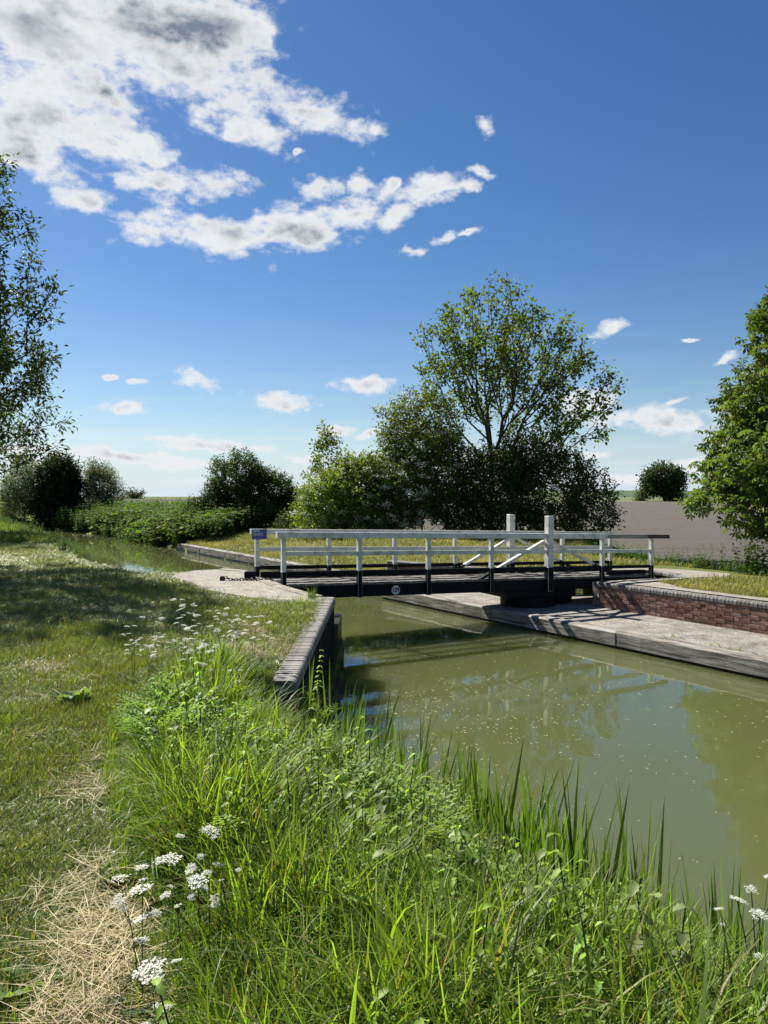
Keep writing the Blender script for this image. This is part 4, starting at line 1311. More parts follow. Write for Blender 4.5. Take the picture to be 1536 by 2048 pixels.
# horse chestnut at the right edge
ct, ctips, cb = tree('chestnut_tree', 'horse chestnut with broad drooping leaves and pale flower candles at the right', 'tree', (12.2, 19.2, -0.5),
     [((11.6, 19.2, 2.6), (3.5, 3.2, 1.9)), ((11.9, 19.2, 4.4), (3.0, 3.0, 2.0)), ((12.3, 19.2, 6.2), (2.5, 2.6, 1.9)), ((9.3, 18.9, 1.7), (1.7, 1.5, 0.85)), ((11.2, 18.7, 1.1), (2.3, 1.8, 1.1))],
     [(12.2, 19.2, -0.5), (12.2, 19.2, 1.2)], 1000, 12000, 0.19, (0.10, 0.128, 0.03), bf=0.5, spread=0.34, tip=0.008, step=0.6, jit=0.05, palm=6, droop=0.55, aspect=0.36, cvar=0.25, shell=0.5)
parts = []
sel = rng.choice(len(ctips), 130, replace=False)
for p in ctips[sel]:
    nb = 40
    tz = rng.uniform(0, 1, nb)
    pos = p + np.stack([rng.normal(0, 0.045, nb) * (1.1 - tz), rng.normal(0, 0.045, nb) * (1.1 - tz), tz * 0.24 + 0.05], 1)
    L = rng.uniform(0.03, 0.05, nb)
    parts.append(leaves(pos, unit(rng.normal(size=(nb, 3)) + np.array([0, 0, .4])), unit(rng.normal(size=(nb, 3))), L, L * .9, leafcol(nb, (0.55, 0.46, 0.36), 0.15, 0.05)))
v, f, c = join(parts)
obj('flower_candles', npmesh('flower_candles', v - cb, f, MAT['petal'], c), ct)
# far trees
bush('field_tree', 'lone round crowned tree standing at the far edge of the ploughed field', 'tree', (86.0, 231, -1.0),
     [((85.6, 231, 5.6), (3.9, 4, 2.9)), ((83.0, 231, 4.2), (2.3, 3, 2.2)), ((88.7, 231, 4.5), (2.0, 3, 2.2)), ((86, 231, 1.9), (1.1, 1.1, 1.6))], 16000, 0.75, (0.034, 0.05, 0.016), amp=0.12, freq=0.5, twig=60)
bush('field_shrub', 'small grey shrub left of the lone field tree', 'bush', (79.6, 232, -1.0), [((79.6, 232, 0.3), (1.2, 1.2, 1.9))], 1500, 0.5, G_GREY, twig=20)
bush('field_shrub', 'small green shrub right of the lone field tree', 'bush', (90.4, 233, -1.0), [((90.4, 233, 0.2), (2.2, 1.5, 1.4))], 1500, 0.5, G_MID, twig=20)
bush('horizon_tree', 'tiny lone tree on the left skyline beyond the field', 'tree', (-113.5, 342, -1.3), [((-113.5, 342, 0.4), (3.2, 2, 1.5))], 1200, 0.7, G_DARK, twig=20)
bush('far_hedge', 'dark far hedge on the skyline behind the round shrub', 'hedge', (-38, 344, -1.3), [((-42, 344, 0.2), (4, 1.5, 1.3)), ((-37, 344, 0.5), (4, 1.5, 1.5)), ((-31, 344, 0.2), (4, 1.5, 1.2))], 2500, 0.8, (0.03, 0.04, 0.02), twig=30)

# ------------------------------------------------------------------ grass, weeds, hay
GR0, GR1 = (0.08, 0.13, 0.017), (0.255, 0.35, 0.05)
src = []
for k in range(4):
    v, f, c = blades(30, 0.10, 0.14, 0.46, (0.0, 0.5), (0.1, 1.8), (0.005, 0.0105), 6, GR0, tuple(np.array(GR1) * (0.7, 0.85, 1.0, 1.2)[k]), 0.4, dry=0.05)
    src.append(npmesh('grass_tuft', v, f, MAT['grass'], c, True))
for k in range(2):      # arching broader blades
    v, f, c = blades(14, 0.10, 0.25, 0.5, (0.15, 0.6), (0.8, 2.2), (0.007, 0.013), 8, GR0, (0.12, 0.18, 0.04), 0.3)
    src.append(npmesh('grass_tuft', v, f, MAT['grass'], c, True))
TALL = src_collection('tall_grass_source', src)
src = []
for k in range(3):
    v, f, c = blades(8, 0.07, 0.6, 1.05, (0.0, 0.16), (0.0, 0.3), (0.02, 0.032), 6, (0.06, 0.11, 0.02), (0.12, 0.19, 0.04), 0.2, taper=2.6)
    src.append(npmesh('sedge_tuft', v, f, MAT['grass'], c, True))
SEDGE = src_collection('sedge_source', src)
src = []
for k in range(4):
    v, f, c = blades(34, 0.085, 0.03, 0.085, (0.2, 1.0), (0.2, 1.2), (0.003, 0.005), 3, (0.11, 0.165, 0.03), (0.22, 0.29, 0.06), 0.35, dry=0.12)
    src.append(npmesh('lawn_tuft', v, f, MAT['lawn'], c, True))
LAWN = src_collection('lawn_source', src)
src = []
for k in range(3):
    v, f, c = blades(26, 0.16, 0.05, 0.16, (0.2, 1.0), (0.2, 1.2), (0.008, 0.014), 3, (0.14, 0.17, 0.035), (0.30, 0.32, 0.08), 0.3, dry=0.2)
    src.append(npmesh('mown_tuft', v, f, MAT['mown'], c, True))
MOWN = src_collection('mown_source', src)
src = []
for k in range(3):
    v, f, c = blades(26, 0.16, 0.06, 0.2, (0.2, 1.0), (0.2, 1.2), (0.008, 0.014), 3, (0.06, 0.09, 0.02), (0.13, 0.18, 0.04), 0.3, dry=0.08)
    src.append(npmesh('turf_tuft', v, f, MAT['grass'], c, True))
SHADEG = src_collection('turf_source', src)
src = []
for k in range(4):
    v, f, c = blades(34, 0.12, 0.07, 0.22, (0.9, 1.7), (-0.6, 0.8), (0.0014, 0.0028), 4, (0.46, 0.38, 0.22), (0.56, 0.47, 0.29), 0.3, taper=4, flat=True)
    src.append(npmesh('hay_wisp', v, f, MAT['hay'], c, True))
HAY = src_collection('hay_source', src)


def nettle(h, nl, L, col, wspan=0.6, drp=0.35):
    """upright weed with opposite pairs of toothed leaves"""
    lean = rng.normal(0, 0.10, 2)
    tt = np.linspace(0, 1, 5)
    path = np.stack([lean[0] * tt ** 2 * h, lean[1] * tt ** 2 * h, tt * h], 1)
    parts = [tube(path, 0.004, 0.002, 4, (0.06, 0.075, 0.025))]
    P_, D_, N_, L_ = [], [], [], []
    for i in range(nl):
        tz = 0.2 + 0.8 * i / (nl - 1)
        p = np.array([lean[0] * tz ** 2 * h, lean[1] * tz ** 2 * h, tz * h])
        for sg_ in (0, 1):
            a = i * 1.571 + sg_ * math.pi + rng.normal(0, 0.25)
            sz = L * (1.15 - 0.55 * tz) * rng.uniform(0.8, 1.2)
            d = np.array([math.cos(a), math.sin(a), -drp + rng.normal(0, .25)]); d /= np.linalg.norm(d)
            s = np.array([-math.sin(a), math.cos(a), 0.0])
            # a leaf of three overlapping lobes along a curved midrib, toothed outline
            m_ = 6
            V = []; 
            up_ = np.cross(d, s); up_ = up_ if up_[2] > 0 else -up_
            for q_ in range(m_ + 1):
                u_ = q_ / m_
                mid_ = p + d * sz * u_ - np.array([0, 0, 1]) * sz * 0.25 * u_ * u_
                wv_ = sz * wspan * 0.5 * (math.sin(math.pi * min(1, 0.12 + u_ * 0.88)) ** 0.75) * (1.0 + (0.18 if q_ % 2 else -0.12)) * (1 if q_ < m_ else 0.02)
                V += [mid_ - s * wv_ + up_ * wv_ * 0.35, mid_, mid_ + s * wv_ + up_ * wv_ * 0.35]
            V = np.array(V)
            F = []
            for q_ in range(m_):
                b0 = q_ * 3
                F += [(b0, b0 + 1, b0 + 4, b0 + 3), (b0 + 1, b0 + 2, b0 + 5, b0 + 4)]
            cc_ = np.array(col) * rng.uniform(0.75, 1.25) * (1.0 + 0.35 * (tz > 0.85))
            parts.append((V, np.array(F), np.tile(cc_, (len(V), 1))))
    return join(parts)


def ferny(n, L, col):
    """rosette of divided, fern-like leaves (cow parsley foliage)"""
    parts = []
    for i in range(n):
        a = 6.283 * i / n + rng.normal(0, 0.3); lean = rng.uniform(0.5, 1.1); ll = L * rng.uniform(0.7, 1.1)
        tt = np.linspace(0, 1, 6)
        hx = ll * np.sin(lean * tt + 0.25) * tt; hz = ll * (np.cos(lean) * tt + 0.35 * tt * (1 - tt)) * 1.0
        path = np.stack([hx * math.cos(a), hx * math.sin(a), hz], 1)
        parts.append(tube(path, 0.0025, 0.001, 3, (0.06, 0.09, 0.03)))
        P_, D_, S_ = [], [], []
        for q_ in range(9):
            u_ = 0.35 + 0.65 * q_ / 8
            p = np.array([np.interp(u_, tt, path[:, j]) for j in range(3)])
            fw = unit(path[-1] - path[2]); sd_ = np.array([-math.sin(a), math.cos(a), 0])
            ln_ = ll * 0.42 * (1.15 - u_)
            for sg_ in (-1, 1):
                dd = unit(sd_ * sg_ + fw * 0.5)
                for w_ in range(4):
                    P_.append(p + dd * ln_ * w_ / 4); D_.append(unit(dd + fw * 0.6 * (1 if w_ % 2 else -0.4))); S_.append(max(0.012, ln_ * 0.45))
        P_, D_, S_ = np.array(P_), np.array(D_), np.array(S_)
        N_ = np.tile(np.array([0, 0, 1.0]), (len(P_), 1)) + rng.normal(0, .25, (len(P_), 3))
        parts.append(leaves(P_, D_, N_, S_, S_ * 0.5, leafcol(len(P_), col, 0.2), 0.15))
    return join(parts)


src = []
for k in range(4):
    v, f, c = nettle(rng.uniform(0.34, 0.52), 8, 0.058, (0.20, 0.30, 0.05)); src.append(npmesh('nettle_stem', v, f, MAT['weed'], c, True))
for k in range(3):
    v, f, c = ferny(7, 0.36, (0.21, 0.31, 0.06)); src.append(npmesh('ferny_leaf', v, f, MAT['weed'], c, True))
for k in range(2):
    v, f, c = nettle(0.40, 6, 0.075, (0.20, 0.26, 0.09), 0.85, 0.2); src.append(npmesh('bramble_stem', v, f, MAT['weed'], c, True))
WEED = src_collection('weed_source', src)
src = []
for k in range(3):
    parts = []
    for i in range(12):
        v, f, c = nettle(rng.uniform(0.6, 1.1), 7, 0.11, (0.075, 0.125, 0.025), 0.7, 0.3)
        parts.append((v + np.array([rng.normal(0, .28), rng.normal(0, .28), 0]), f, c))
    v, f, c = join(parts); src.append(npmesh('nettle_clump', v, f, MAT['bankleaf'], c, True))
for k in range(3):      # broad butterbur leaves on stalks
    parts = []
    for i in range(16):
        a = rng.uniform(0, 6.283); r_ = rng.uniform(0.05, 0.5); hh = rng.uniform(0.4, 0.85); p = np.array([r_ * math.cos(a), r_ * math.sin(a), hh]); sz = rng.uniform(0.09, 0.18)
        tl = unit(np.array([rng.normal(0, .35), rng.normal(0, .35), 1.0])); e1 = unit(np.cross(tl, [0.2, 1, 0.1])); e2 = np.cross(tl, e1)
        m_ = 12
        V = [p] + [p + sz * (0.85 + 0.15 * math.cos(3 * q_)) * (e1 * math.cos(6.283 * q_ / m_) + e2 * math.sin(6.283 * q_ / m_)) - np.array([0, 0, sz * 0.22]) + rng.normal(0, .012, 3) for q_ in range(m_)]
        F = np.array([(0, 1 + q_, 1 + (q_ + 1) % m_) for q_ in range(m_)])
        cc_ = np.array((0.12, 0.19, 0.035)) * rng.uniform(0.75, 1.25)
        parts.append((np.array(V), F, np.tile(cc_, (len(V), 1))))
        parts.append(tube(np.array([[p[0] * .5, p[1] * .5, 0], p]), 0.008, 0.006, 3, (0.06, 0.08, 0.03)))
    v, f, c = join(parts); src.append(npmesh('butterbur_clump', v, f, MAT['bankleaf'], c, True))
BANKW = src_collection('bank_weed_source', src)

# the uncut verge between lawn and water
VERGE = [(-0.72, 1.2), (-0.80, 2.2), (-0.95, 2.75), (-1.25, 3.5), (-1.65, 4.4), (-1.95, 5.3), (-2.05, 6.1), (-1.85, 7.1), (-1.35, 7.3), (-0.98, 6.75), (-0.55, 6.9), (-0.15, 6.3), ns(3.4, 4.2), ns(3.35, 2.5), ns(3.42, 0), ns(3.4, -3), (2.2, 0.8)]
pts = spread(VERGE, 470, keep=lambda x, y: rng.uniform(0, 1, len(x)) < np.clip(noise2(x, y, 4.3, 1.9) * 1.6, 0.25, 1))
n = len(pts)
hsc = 0.72 + 0.5 * noise2(pts[:, 0], pts[:, 1], 1.7, 0.6)
edge = np.clip(dline(pts[:, 0], pts[:, 1], VERGE[:10]) / 0.35, 0.35, 1)
sc = rscale(n, 0.8, 1.15); sc *= (hsc * edge)[:, None]
idx = np.where(rng.uniform(0, 1, n) < 0.78, rng.integers(0, 4, n), rng.integers(4, 6, n))
scatter('tall_grass', 'uncut bright green tall grass along the canal edge', pts, rrot(n, 0.12), sc, idx, TALL)
pts = spread(VERGE, 115, keep=lambda x, y: (noise2(x, y, 1.9, 2.2) > 0.36) & (dline(x, y, VERGE[:10]) > 0.22))
n = len(pts)
scatter('leafy_weeds', 'nettles, bramble and fern-like leaves among the tall grass', pts, rrot(n, 0.1), rscale(n, 0.65, 1.1), np.where(rng.uniform(0, 1, n) < 0.9, rng.integers(0, 7, n), rng.integers(7, 9, n)), WEED)
# sedge rooted along the water's edge
pl_ = near_soft[1:7]
P_ = []
for (a, b_) in zip(pl_[:-1], pl_[1:]):
    L = math.hypot(b_[0] - a[0], b_[1] - a[1])
    for q_ in range(int(L * 60)):
        u_ = random.random(); o_ = random.gauss(-0.08, 0.16)
        x_, y_ = a[0] + (b_[0] - a[0]) * u_ + o_ * NR[0], a[1] + (b_[1] - a[1]) * u_ + o_ * NR[1]
        if noise2(np.array(x_), np.array(y_), 4.0, 0.3) > 0.30:
            P_.append((x_, y_, max(ZW - 0.1, float(land(x_, y_)))))
P_ = np.array(P_); n = len(P_)
scatter('sedge', 'upright broad sedge blades rooted along the water edge', P_, rrot(n, 0.08), rscale(n, 0.7, 1.15), rng.integers(0, 3, n), SEDGE)

# short lawn
LAWNP = [(-0.6, 0.8), (-0.72, 1.2), (-0.80, 2.2), (-0.95, 2.75), (-1.25, 3.5), (-1.65, 4.4), (-1.95, 5.3), (-2.05, 6.1), (-1.6, 7.0), (-1.02, 6.9), (-1.02, 11.4), (-2.2, 12.05), (-3.1, 12.95), (-3.75, 13.9), (-4.25, 14.9), (-4.4, 15.7), (-4.0, 16.5), (-4.7, 16.9), (-7.2, 19.9), (-9.5, 24.5), (-16, 25), (-13, 18), (-9, 10), (-4.0, 3.0), (-2.2, 0.8)]
def nearfall(x, y):
    r_ = np.hypot(x, y)
    pth = inpoly(x, y, [(-9.5, 20.5), (-7.4, 16.2), (-6.6, 13.2), (-6.2, 11.2), (-7.6, 10.8), (-8.6, 13), (-10, 17), (-12.5, 21)])
    return (rng.uniform(0, 1, len(x)) < np.clip((7.5 / r_) ** 1.3, 0.12, 1)) & ~(pth & (rng.uniform(0, 1, len(x)) < 0.85))
pts = spread(LAWNP, 620, keep=nearfall)
n = len(pts)
far = np.clip(np.hypot(pts[:, 0], pts[:, 1]) / 7.5, 1, 2.0)
sc = rscale(n, 0.7, 1.2); sc[:, :2] *= far[:, None]
sc[:, 2] *= 0.6 + 0.8 * noise2(pts[:, 0], pts[:, 1], 1.1, 3.3)
scatter('lawn_grass', 'short mown lawn with dry patches beside the canal', pts, rrot(n, 0.15), sc, rng.integers(0, 4, n), LAWN)
LP2 = [(-9.5, 24.5), (-14.6, 33.6), (-20.5, 42.5), (-30, 49), (-44, 55), (-44, 45), (-26, 30), (-16, 25)]
pts = spread(LP2, 30); n = len(pts)
scatter('shaded_turf', 'long turf under the trees on the towpath side', pts, rrot(n, 0.12), rscale(n, 1.0, 2.0), rng.integers(0, 3, n), SHADEG)
# rougher, longer grass along lawn edges and the wall
pts = np.concatenate([spread([(-2.5, 5.2), (-2.7, 6.6), (-2.2, 8.2), (-1.05, 8.4), (-1.02, 11.9), (-1.3, 12.0), (-1.7, 10), (-2.6, 8.8), (-3.1, 6.6), (-2.6, 4.6), (-2.0, 3.8)], 22), spread([(-1.6, 7.0), (-2.1, 7.8), (-1.8, 8.6), (-1.1, 8.2), (-1.1, 7.2)], 40)])
n = len(pts)
scatter('rough_tufts', 'longer grass tufts at the lawn edge near the wing wall', pts, rrot(n, 0.15), rscale(n, 0.25, 0.5), rng.integers(0, 6, n), TALL)
# hay raked off the verge
HP = [(-0.55, 1.0), (-0.78, 2.2), (-0.95, 2.75), (-1.25, 3.5), (-1.6, 4.3), (-1.8, 4.9), (-2.1, 5.0), (-2.0, 4.2), (-1.75, 3.5), (-1.55, 2.8), (-1.5, 2.2), (-1.6, 1.6), (-1.3, 1.0)]
pts = spread(HP, 560, keep=lambda x, y: rng.uniform(0, 1, len(x)) < np.clip(1.05 - dline(x, y, HP[:6]) / 0.33, 0.045, 1) ** 1.6 * np.clip(1.4 - (y - 2.0) / 1.15, 0.12, 1) * np.clip(noise2(x, y, 3.1, 0.4) * 1.7, 0.1, 1))
p2 = spread([(-1.05, 7.4), (-1.05, 9.4), (-1.9, 9.6), (-1.7, 7.6)], 70, keep=lambda x, y: noise2(x, y, 2.1, 1.0) > 0.45)
p3 = spread(LAWNP, 2)
pts = np.concatenate([pts, p2, p3]); n = len(pts)
pts[:, 2] += rng.uniform(0.0, 0.03, n)
scatter('hay', 'dry straw coloured hay lying along the cut edge', pts, rrot(n, 0.08), rscale(n, 0.7, 1.2), rng.integers(0, 4, n), HAY)

# mown bank beyond the bridge
MB1 = [ns(12.3, 17.2), ns(12.3, 36.0), ns(14.0, 37.5), ns(20, 33), (-3, 36), (3.5, 34), (8.5, 32.5), (7.0, 23.5), (8.6, 20.2), (6.2, 20.3), (3.2, 19.8), (0.3, 22.2)]
pts = spread(MB1, 26, keep=lambda x, y: ~inpoly(x, y, PATH))
n = len(pts)
scatter('mown_grass', 'yellowish mown grass on the far bank behind the bridge', pts, rrot(n, 0.12), rscale(n, 0.8, 1.5), rng.integers(0, 3, n), MOWN)
MB2 = [(6.1, 16.65), (7.5, 17.2), (7.9, 17.5), (9.6, 17.05), (14, 16.2), ns(20, 4), ns(17.5, 2), ns(13.75, 3), ns(13.75, 9.4)]
pts = spread(MB2, 60)
n = len(pts)
scatter('path_side_grass', 'sunny grass patch beside the gravel path', pts, rrot(n, 0.12), rscale(n, 0.7, 1.3), rng.integers(0, 3, n), MOWN)
# weeds on the far banks
NB1 = [ns(12.1, 36.4), ns(12.0, 44), (-16.2, 47), (-22.2, 54), (-25, 56.4), (-24, 60), (-20, 58), (-12, 49.5), (-6, 43.5), (-5.5, 40.5), ns(15, 36), ns(13.4, 35.4)]
pts = spread(NB1, 9); n = len(pts)
pts[:, 2] += 0.15
scatter('bank_weeds', 'dense leafy nettles and butterbur covering the far bank', pts, rrot(n, 0.1), rscale(n, 0.9, 1.4), rng.integers(0, 6, n), BANKW)
pts = spread([(6.5, 22.4), (7.0, 21.6), (8.6, 20.2), (10.3, 19.0), (10.6, 19.8), (9.2, 21.4), (7.6, 24), (6.8, 24.6)], 9); n = len(pts)
scatter('path_nettles', 'dark nettles between the gravel path and the ploughed field', pts, rrot(n, 0.1), rscale(n, 0.4, 0.75), rng.integers(0, 3, n), BANKW)
pts = spread([(8.6, 18.2), (10.2, 17.4), (14, 16.7), (17, 18), (13, 21), (10.4, 19.6)], 12); n = len(pts)
scatter('verge_weeds', 'tall green weeds at the foot of the chestnut', pts, rrot(n, 0.1), rscale(n, 0.6, 1.05), rng.integers(0, 3, n), BANKW)
# growth along the shaded near bank upstream, and rushes far left
P_ = []
for (a, b_) in zip(far_soft_l[1:-1], far_soft_l[2:]):
    L = math.hypot(b_[0] - a[0], b_[1] - a[1])
    for q_ in range(int(L * 9)):
        u_ = random.random(); o_ = random.uniform(-0.1, 1.3)
        dx, dy = (b_[0] - a[0]) / L, (b_[1] - a[1]) / L
        x_, y_ = a[0] + (b_[0] - a[0]) * u_ - dy * o_, a[1] + (b_[1] - a[1]) * u_ + dx * o_
        if y_ > 20.6:
            P_.append((x_, y_, float(land(x_, y_)) + 0.02))
P_ = np.array(P_); n = len(P_)
scatter('shaded_bank_weeds', 'weeds in tree shade along the near canal bank', P_, rrot(n, 0.1), rscale(n, 0.2, 0.5), rng.integers(0, 3, n), BANKW)
pts = spread([(-44, 62), (-30, 61.5), (-27, 60), (-27, 63), (-44, 68)], 5); n = len(pts)
scatter('far_reeds', 'bright green reeds at the far canal bend', pts, rrot(n, 0.06), rscale(n, 1.6, 2.4), rng.integers(0, 4, n), TALL)
# weeds rooted in the wing wall
P_ = np.array([(-0.74 + rng.uniform(-.03, .03), rng.uniform(7.2, 11.8), -0.84) for _ in range(34)] + [(-1.15, 12.0 + rng.uniform(-.3, .2), 0.0) for _ in range(6)]); n = len(P_)
rt_ = rrot(n, 0.15); rt_[:34, 1] += 0.35
scatter('wall_weeds', 'wispy grass growing out of the wing wall ledge', P_, rt_, rscale(n, 0.4, 0.85), rng.integers(4, 6, n), TALL)

P_ = np.concatenate([np.array([ns(NQ + 0.32 + abs(rng.normal(0, .12)), s0 + rng.normal(0, .16)) + (-0.852,) for _ in range(9)]) for s0 in (6.4, 7.0, 8.1)]); n = len(P_)
scatter('quay_weeds', 'small grass tufts growing in the quay edge joint', P_, rrot(n, 0.25), rscale(n, 0.12, 0.26), rng.integers(0, 4, n), TALL)

# petals and leaf scraps on the water
n = 17000
s_ = rng.uniform(-3, 15, n); q_ = rng.uniform(4.0, 10.9, n)
x, y = q_ * NR[0] + s_ * CA[0], q_ * NR[1] + s_ * CA[1]
w_ = np.exp(-(((x - 0.3) / 1.3) ** 2 + ((y - 8.6) / 2.2) ** 2)) + 0.10
k = inpoly(x, y, WATER) & (rng.uniform(0, 1, n) < w_) & (noise2(x, y, 2.4, 0.9) > 0.25)
x, y = x[k], y[k]; n = len(x)
a = rng.uniform(0, 6.283, n); L = rng.uniform(0.014, 0.04, n) * np.clip(np.hypot(x, y) / 8, 0.5, 1.2)
pos = np.stack([x, y, np.full(n, ZW + 0.005)], 1)
v, f, c = leaves(pos, np.stack([np.cos(a), np.sin(a), np.zeros(n)], 1), np.tile(np.array([0, 0, 1.0]), (n, 1)), L, L * rng.uniform(0.3, 0.7, n), leafcol(n, (0.42, 0.40, 0.26), 0.3, 0.1), 0.0)
v[:, 2] = ZW + 0.005 + rng.uniform(0, 0.002, len(v))
obj('floating_petals', npmesh('floating_petals', v, f, MAT['petal'], c), kind='stuff', label='pale petals and scraps floating on the canal')

# ------------------------------------------------------------------ cow parsley: single plants
def umbel_mesh(r=0.032, n=10):
    """a flat head of little white flower clusters on fine rays"""
    stems, flow = [], []
    for i in range(n):
        a = 2.4 * i; rr = r * math.sqrt((i + 0.5) / n)
        p = np.array([rr * math.cos(a), rr * math.sin(a), 0.028 - 0.25 * rr + rng.normal(0, .002)])
        stems.append(tube(np.array([[0, 0, 0], p * 0.98]), 0.0009, 0.0006, 3, (0.09, 0.12, 0.04)))
        m_ = 16
        o_ = rng.normal(size=(m_, 3)) * np.array([0.0065, 0.0065, 0.002]) * (r / 0.032)
        b_ = rng.uniform(0, 6.283, m_); L = rng.uniform(0.006, 0.009, m_) * (r / 0.032)
        flow.append(leaves(p + o_, np.stack([np.cos(b_), np.sin(b_), rng.normal(0, .25, m_)], 1), np.tile(np.array([0, 0, 1.0]), (m_, 1)), L, L * 0.95, leafcol(m_, (0.74, 0.75, 0.66), 0.08, 0.03), 0.1, 0.5))
    return join(stems), join(flow)


UM = []
for k in range(3):
    s_, fl = umbel_mesh(0.034 + 0.006 * k, 9 + 2 * k)
    UM.append((npmesh('ray', s_[0], s_[1], MAT['weed'], s_[2]), npmesh('flower_head', fl[0], fl[1], MAT['petal'], fl[2])))


def parsley_stem(h, nb):
    tt = np.linspace(0, 1, 6); ln = rng.normal(0, 0.07, 2)
    path = np.stack([ln[0] * tt ** 2, ln[1] * tt ** 2, tt * h], 1)
    parts = [tube(path, 0.0042, 0.002, 5, (0.07, 0.085, 0.03))]
    ends = [path[-1]]
    for i in range(nb):
        u_ = rng.uniform(0.5, 0.9); p = np.array([np.interp(u_, tt, path[:, j]) for j in range(3)])
        a = rng.uniform(0, 6.283); l_ = h * rng.uniform(0.16, 0.34)
        e = p + np.array([math.cos(a) * l_ * 0.55, math.sin(a) * l_ * 0.55, l_ * 0.8])
        parts.append(tube(np.stack([p, (p + e) / 2 + np.array([0, 0, -l_ * .05]), e]), 0.0025, 0.0014, 4, (0.075, 0.095, 0.035)))
        ends.append(e)
    v, f, c = join(parts)
    v2, f2, c2 = ferny(4, h * 0.42, (0.07, 0.11, 0.03))
    return npmesh('stem', v, f, MAT['weed'], c, True), npmesh('leaves', v2, f2, MAT['weed'], c2), ends


PS = [parsley_stem(h, nb) for h, nb in ((0.8, 3), (0.75, 5), (0.7, 4), (0.85, 6))]


def parsley(x, y, sc_, var, label, group, z=None, big=1.0, rz=None, side=1.0):
    z = float(land(x, y)) if z is None else z
    root = empty('cow_parsley', (x, y, z), random.uniform(0, 6.28) if rz is None else rz, label=label, cat='flower', group=group)
    root.scale = (sc_, sc_, sc_)
    st_, lv, ends = PS[var]
    obj('stem', st_, root); obj('leaves', lv, root)
    for i, e in enumerate(ends):
        r_, h_ = UM[(i + var) % 3]
        o = obj('flower_head', h_, root, loc=tuple(e), rot=(random.gauss(0, .2), random.gauss(0, .2), random.uniform(0, 6)), scale=(big * (side if i else 1.0),) * 3)
        obj('ray', r_, o)
    return root


def parsley_head(hx, hy, hz, var, label, group, width):
    """a plant whose top head stands at (hx, hy, hz) and is about so wide"""
    e = PS[var][2][0]
    sc_ = max(0.35, hz - float(land(hx, hy))) / e[2]
    rz = random.uniform(0, 6.28)
    ox, oy = e[0] * math.cos(rz) - e[1] * math.sin(rz), e[0] * math.sin(rz) + e[1] * math.cos(rz)
    x, y = hx - ox * sc_, hy - oy * sc_
    root = parsley(x, y, (hz - float(land(x, y))) / e[2], var, label, group, big=width / 0.105 / sc_, rz=rz, side=0.45)
    return root


G1 = 'white cow parsley in the tall grass'
for (x, y, z, var, lab, w_) in (
        (-0.615, 2.606, 0.50, 1, 'cow parsley with a high pair of white heads above the dark gap in the grass', 0.075),
        (-0.742, 2.556, 0.42, 2, 'cow parsley with a broad white head on the hay side of the gap', 0.085),
        (-0.867, 2.430, 0.42, 0, 'cow parsley with a tilted white head hanging over the hay edge', 0.075),
        (-0.778, 2.384, 0.40, 3, 'cow parsley with the largest crowded white head, at the hay edge', 0.115),
        (-0.619, 2.458, 0.40, 1, 'cow parsley with a flat round white head deep in bright grass', 0.080),
        (-0.567, 2.528, 0.42, 0, 'cow parsley on a dark leaning stem right of the round head', 0.050),
        (-0.647, 2.049, 0.36, 2, 'nearest cow parsley, its greenish white head by the bottom hay edge', 0.085),
        (1.428, 2.886, 0.15, 0, 'upper cow parsley against the water at the right edge', 0.070),
        (1.367, 2.848, 0.12, 2, 'small bright cow parsley left of the pair against the water', 0.060),
        (1.393, 2.739, 0.12, 3, 'large bright cow parsley lowest against the water at the right edge', 0.090),
        (-0.084, 3.770, 0.10, 0, 'cow parsley with one flat white head in the middle of the grass', 0.060),
        ):
    parsley_head(x, y, z, var, lab, G1, w_)
G2 = 'cow parsley drift by the wing wall'
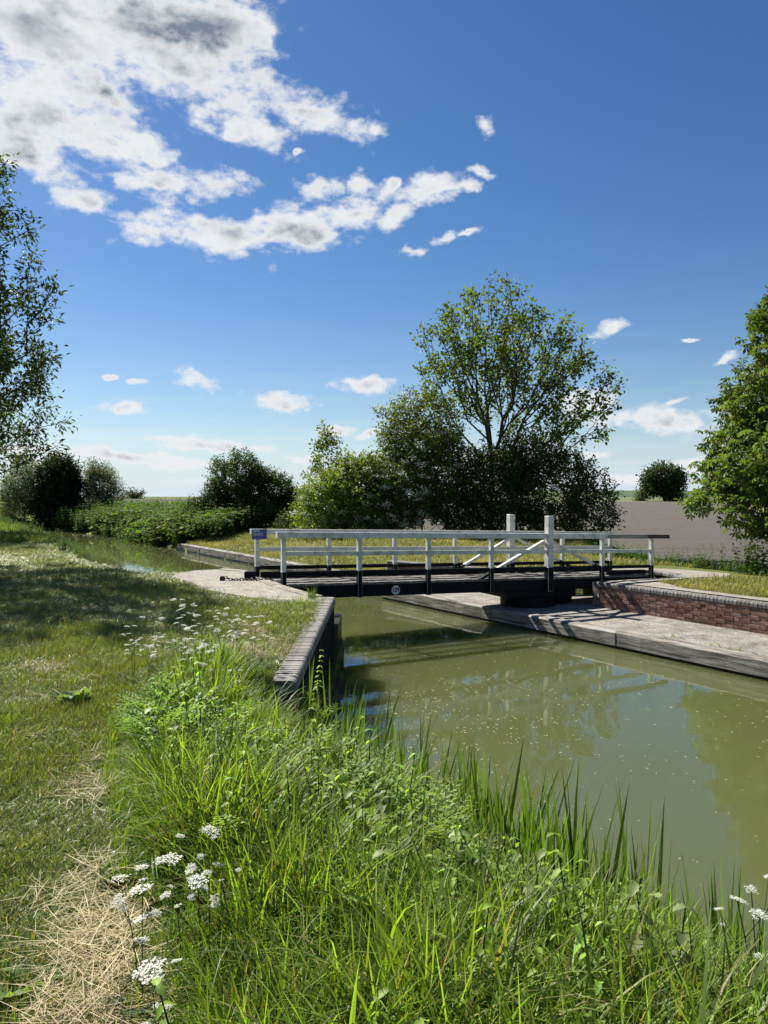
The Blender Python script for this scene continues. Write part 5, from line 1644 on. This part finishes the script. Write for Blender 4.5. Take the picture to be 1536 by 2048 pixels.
for i in range(26):
    u_ = rng.uniform(0, 1)
    x, y = -2.25 + rng.uniform(0, 1.15), 6.1 + rng.uniform(0, 1.9)
    parsley(x, y, rng.uniform(0.5, 0.75), int(rng.integers(0, 4)), 'white cow parsley in the loose drift between lawn and wing wall', G2, big=0.95)
G3 = 'cow parsley under the chestnut'
for i in range(9):
    parsley(9.0 + rng.uniform(0, 2.6), 17.5 + rng.uniform(0, 1.0), rng.uniform(1.1, 1.6), int(rng.integers(0, 4)), 'pale cow parsley at the field edge below the chestnut', G3, big=1.6)


# ------------------------------------------------------------------ burdock plants on the lawn
def big_leaf(L, Wd, droop=0.5, wav=0.02):
    m_, k_ = 9, 5
    V, F = [], []
    for i in range(m_ + 1):
        u_ = i / m_
        w_ = Wd * 0.5 * (math.sin(math.pi * (0.06 + 0.94 * u_) ** 0.75) ** 0.8 if u_ < 1 else 0.01)
        for j in range(k_):
            s_ = (j / (k_ - 1) - 0.5) * 2
            V.append((u_ * L * math.cos(droop * u_), s_ * w_, L * 0.75 * u_ - L * droop * u_ * u_ * 0.9 + abs(s_) * w_ * 0.3 + wav * math.sin(u_ * 14 + s_ * 3) * abs(s_)))
    for i in range(m_):
        for j in range(k_ - 1):
            a = i * k_ + j
            F.append((a, a + 1, a + k_ + 1, a + k_))
    return np.array(V), np.array(F)


bl_ = []
for k in range(3):
    v, f = big_leaf(0.17 + 0.03 * k, 0.12 + 0.02 * k, 0.3 + 0.2 * k)
    c = np.tile(np.array((0.15, 0.22, 0.08)), (len(v), 1)) * rng.uniform(0.85, 1.15, (len(v), 1))
    bl_.append(npmesh('leaf', v, f, MAT['weed'], c, True))
for (x, y, s_, lab) in ((-1.22, 2.5, 0.72, 'burdock rosette with broad grey-green leaves growing in the hay'), (-2.5, 6.05, 1.1, 'yellow-green dock plant flat on the mown lawn'), (-1.15, 3.25, 0.7, 'bright yellow-green dock at the edge of the cut grass')):
    root = empty('burdock_plant', (x, y, float(land(x, y))), random.uniform(0, 6), label=lab, cat='plant')
    root.scale = (s_,) * 3
    for k in range(6):
        obj('leaf', bl_[k % 3], root, rot=(random.gauss(0, .15), random.uniform(-.3, .3), k * 1.05 + random.uniform(-.2, .2)))
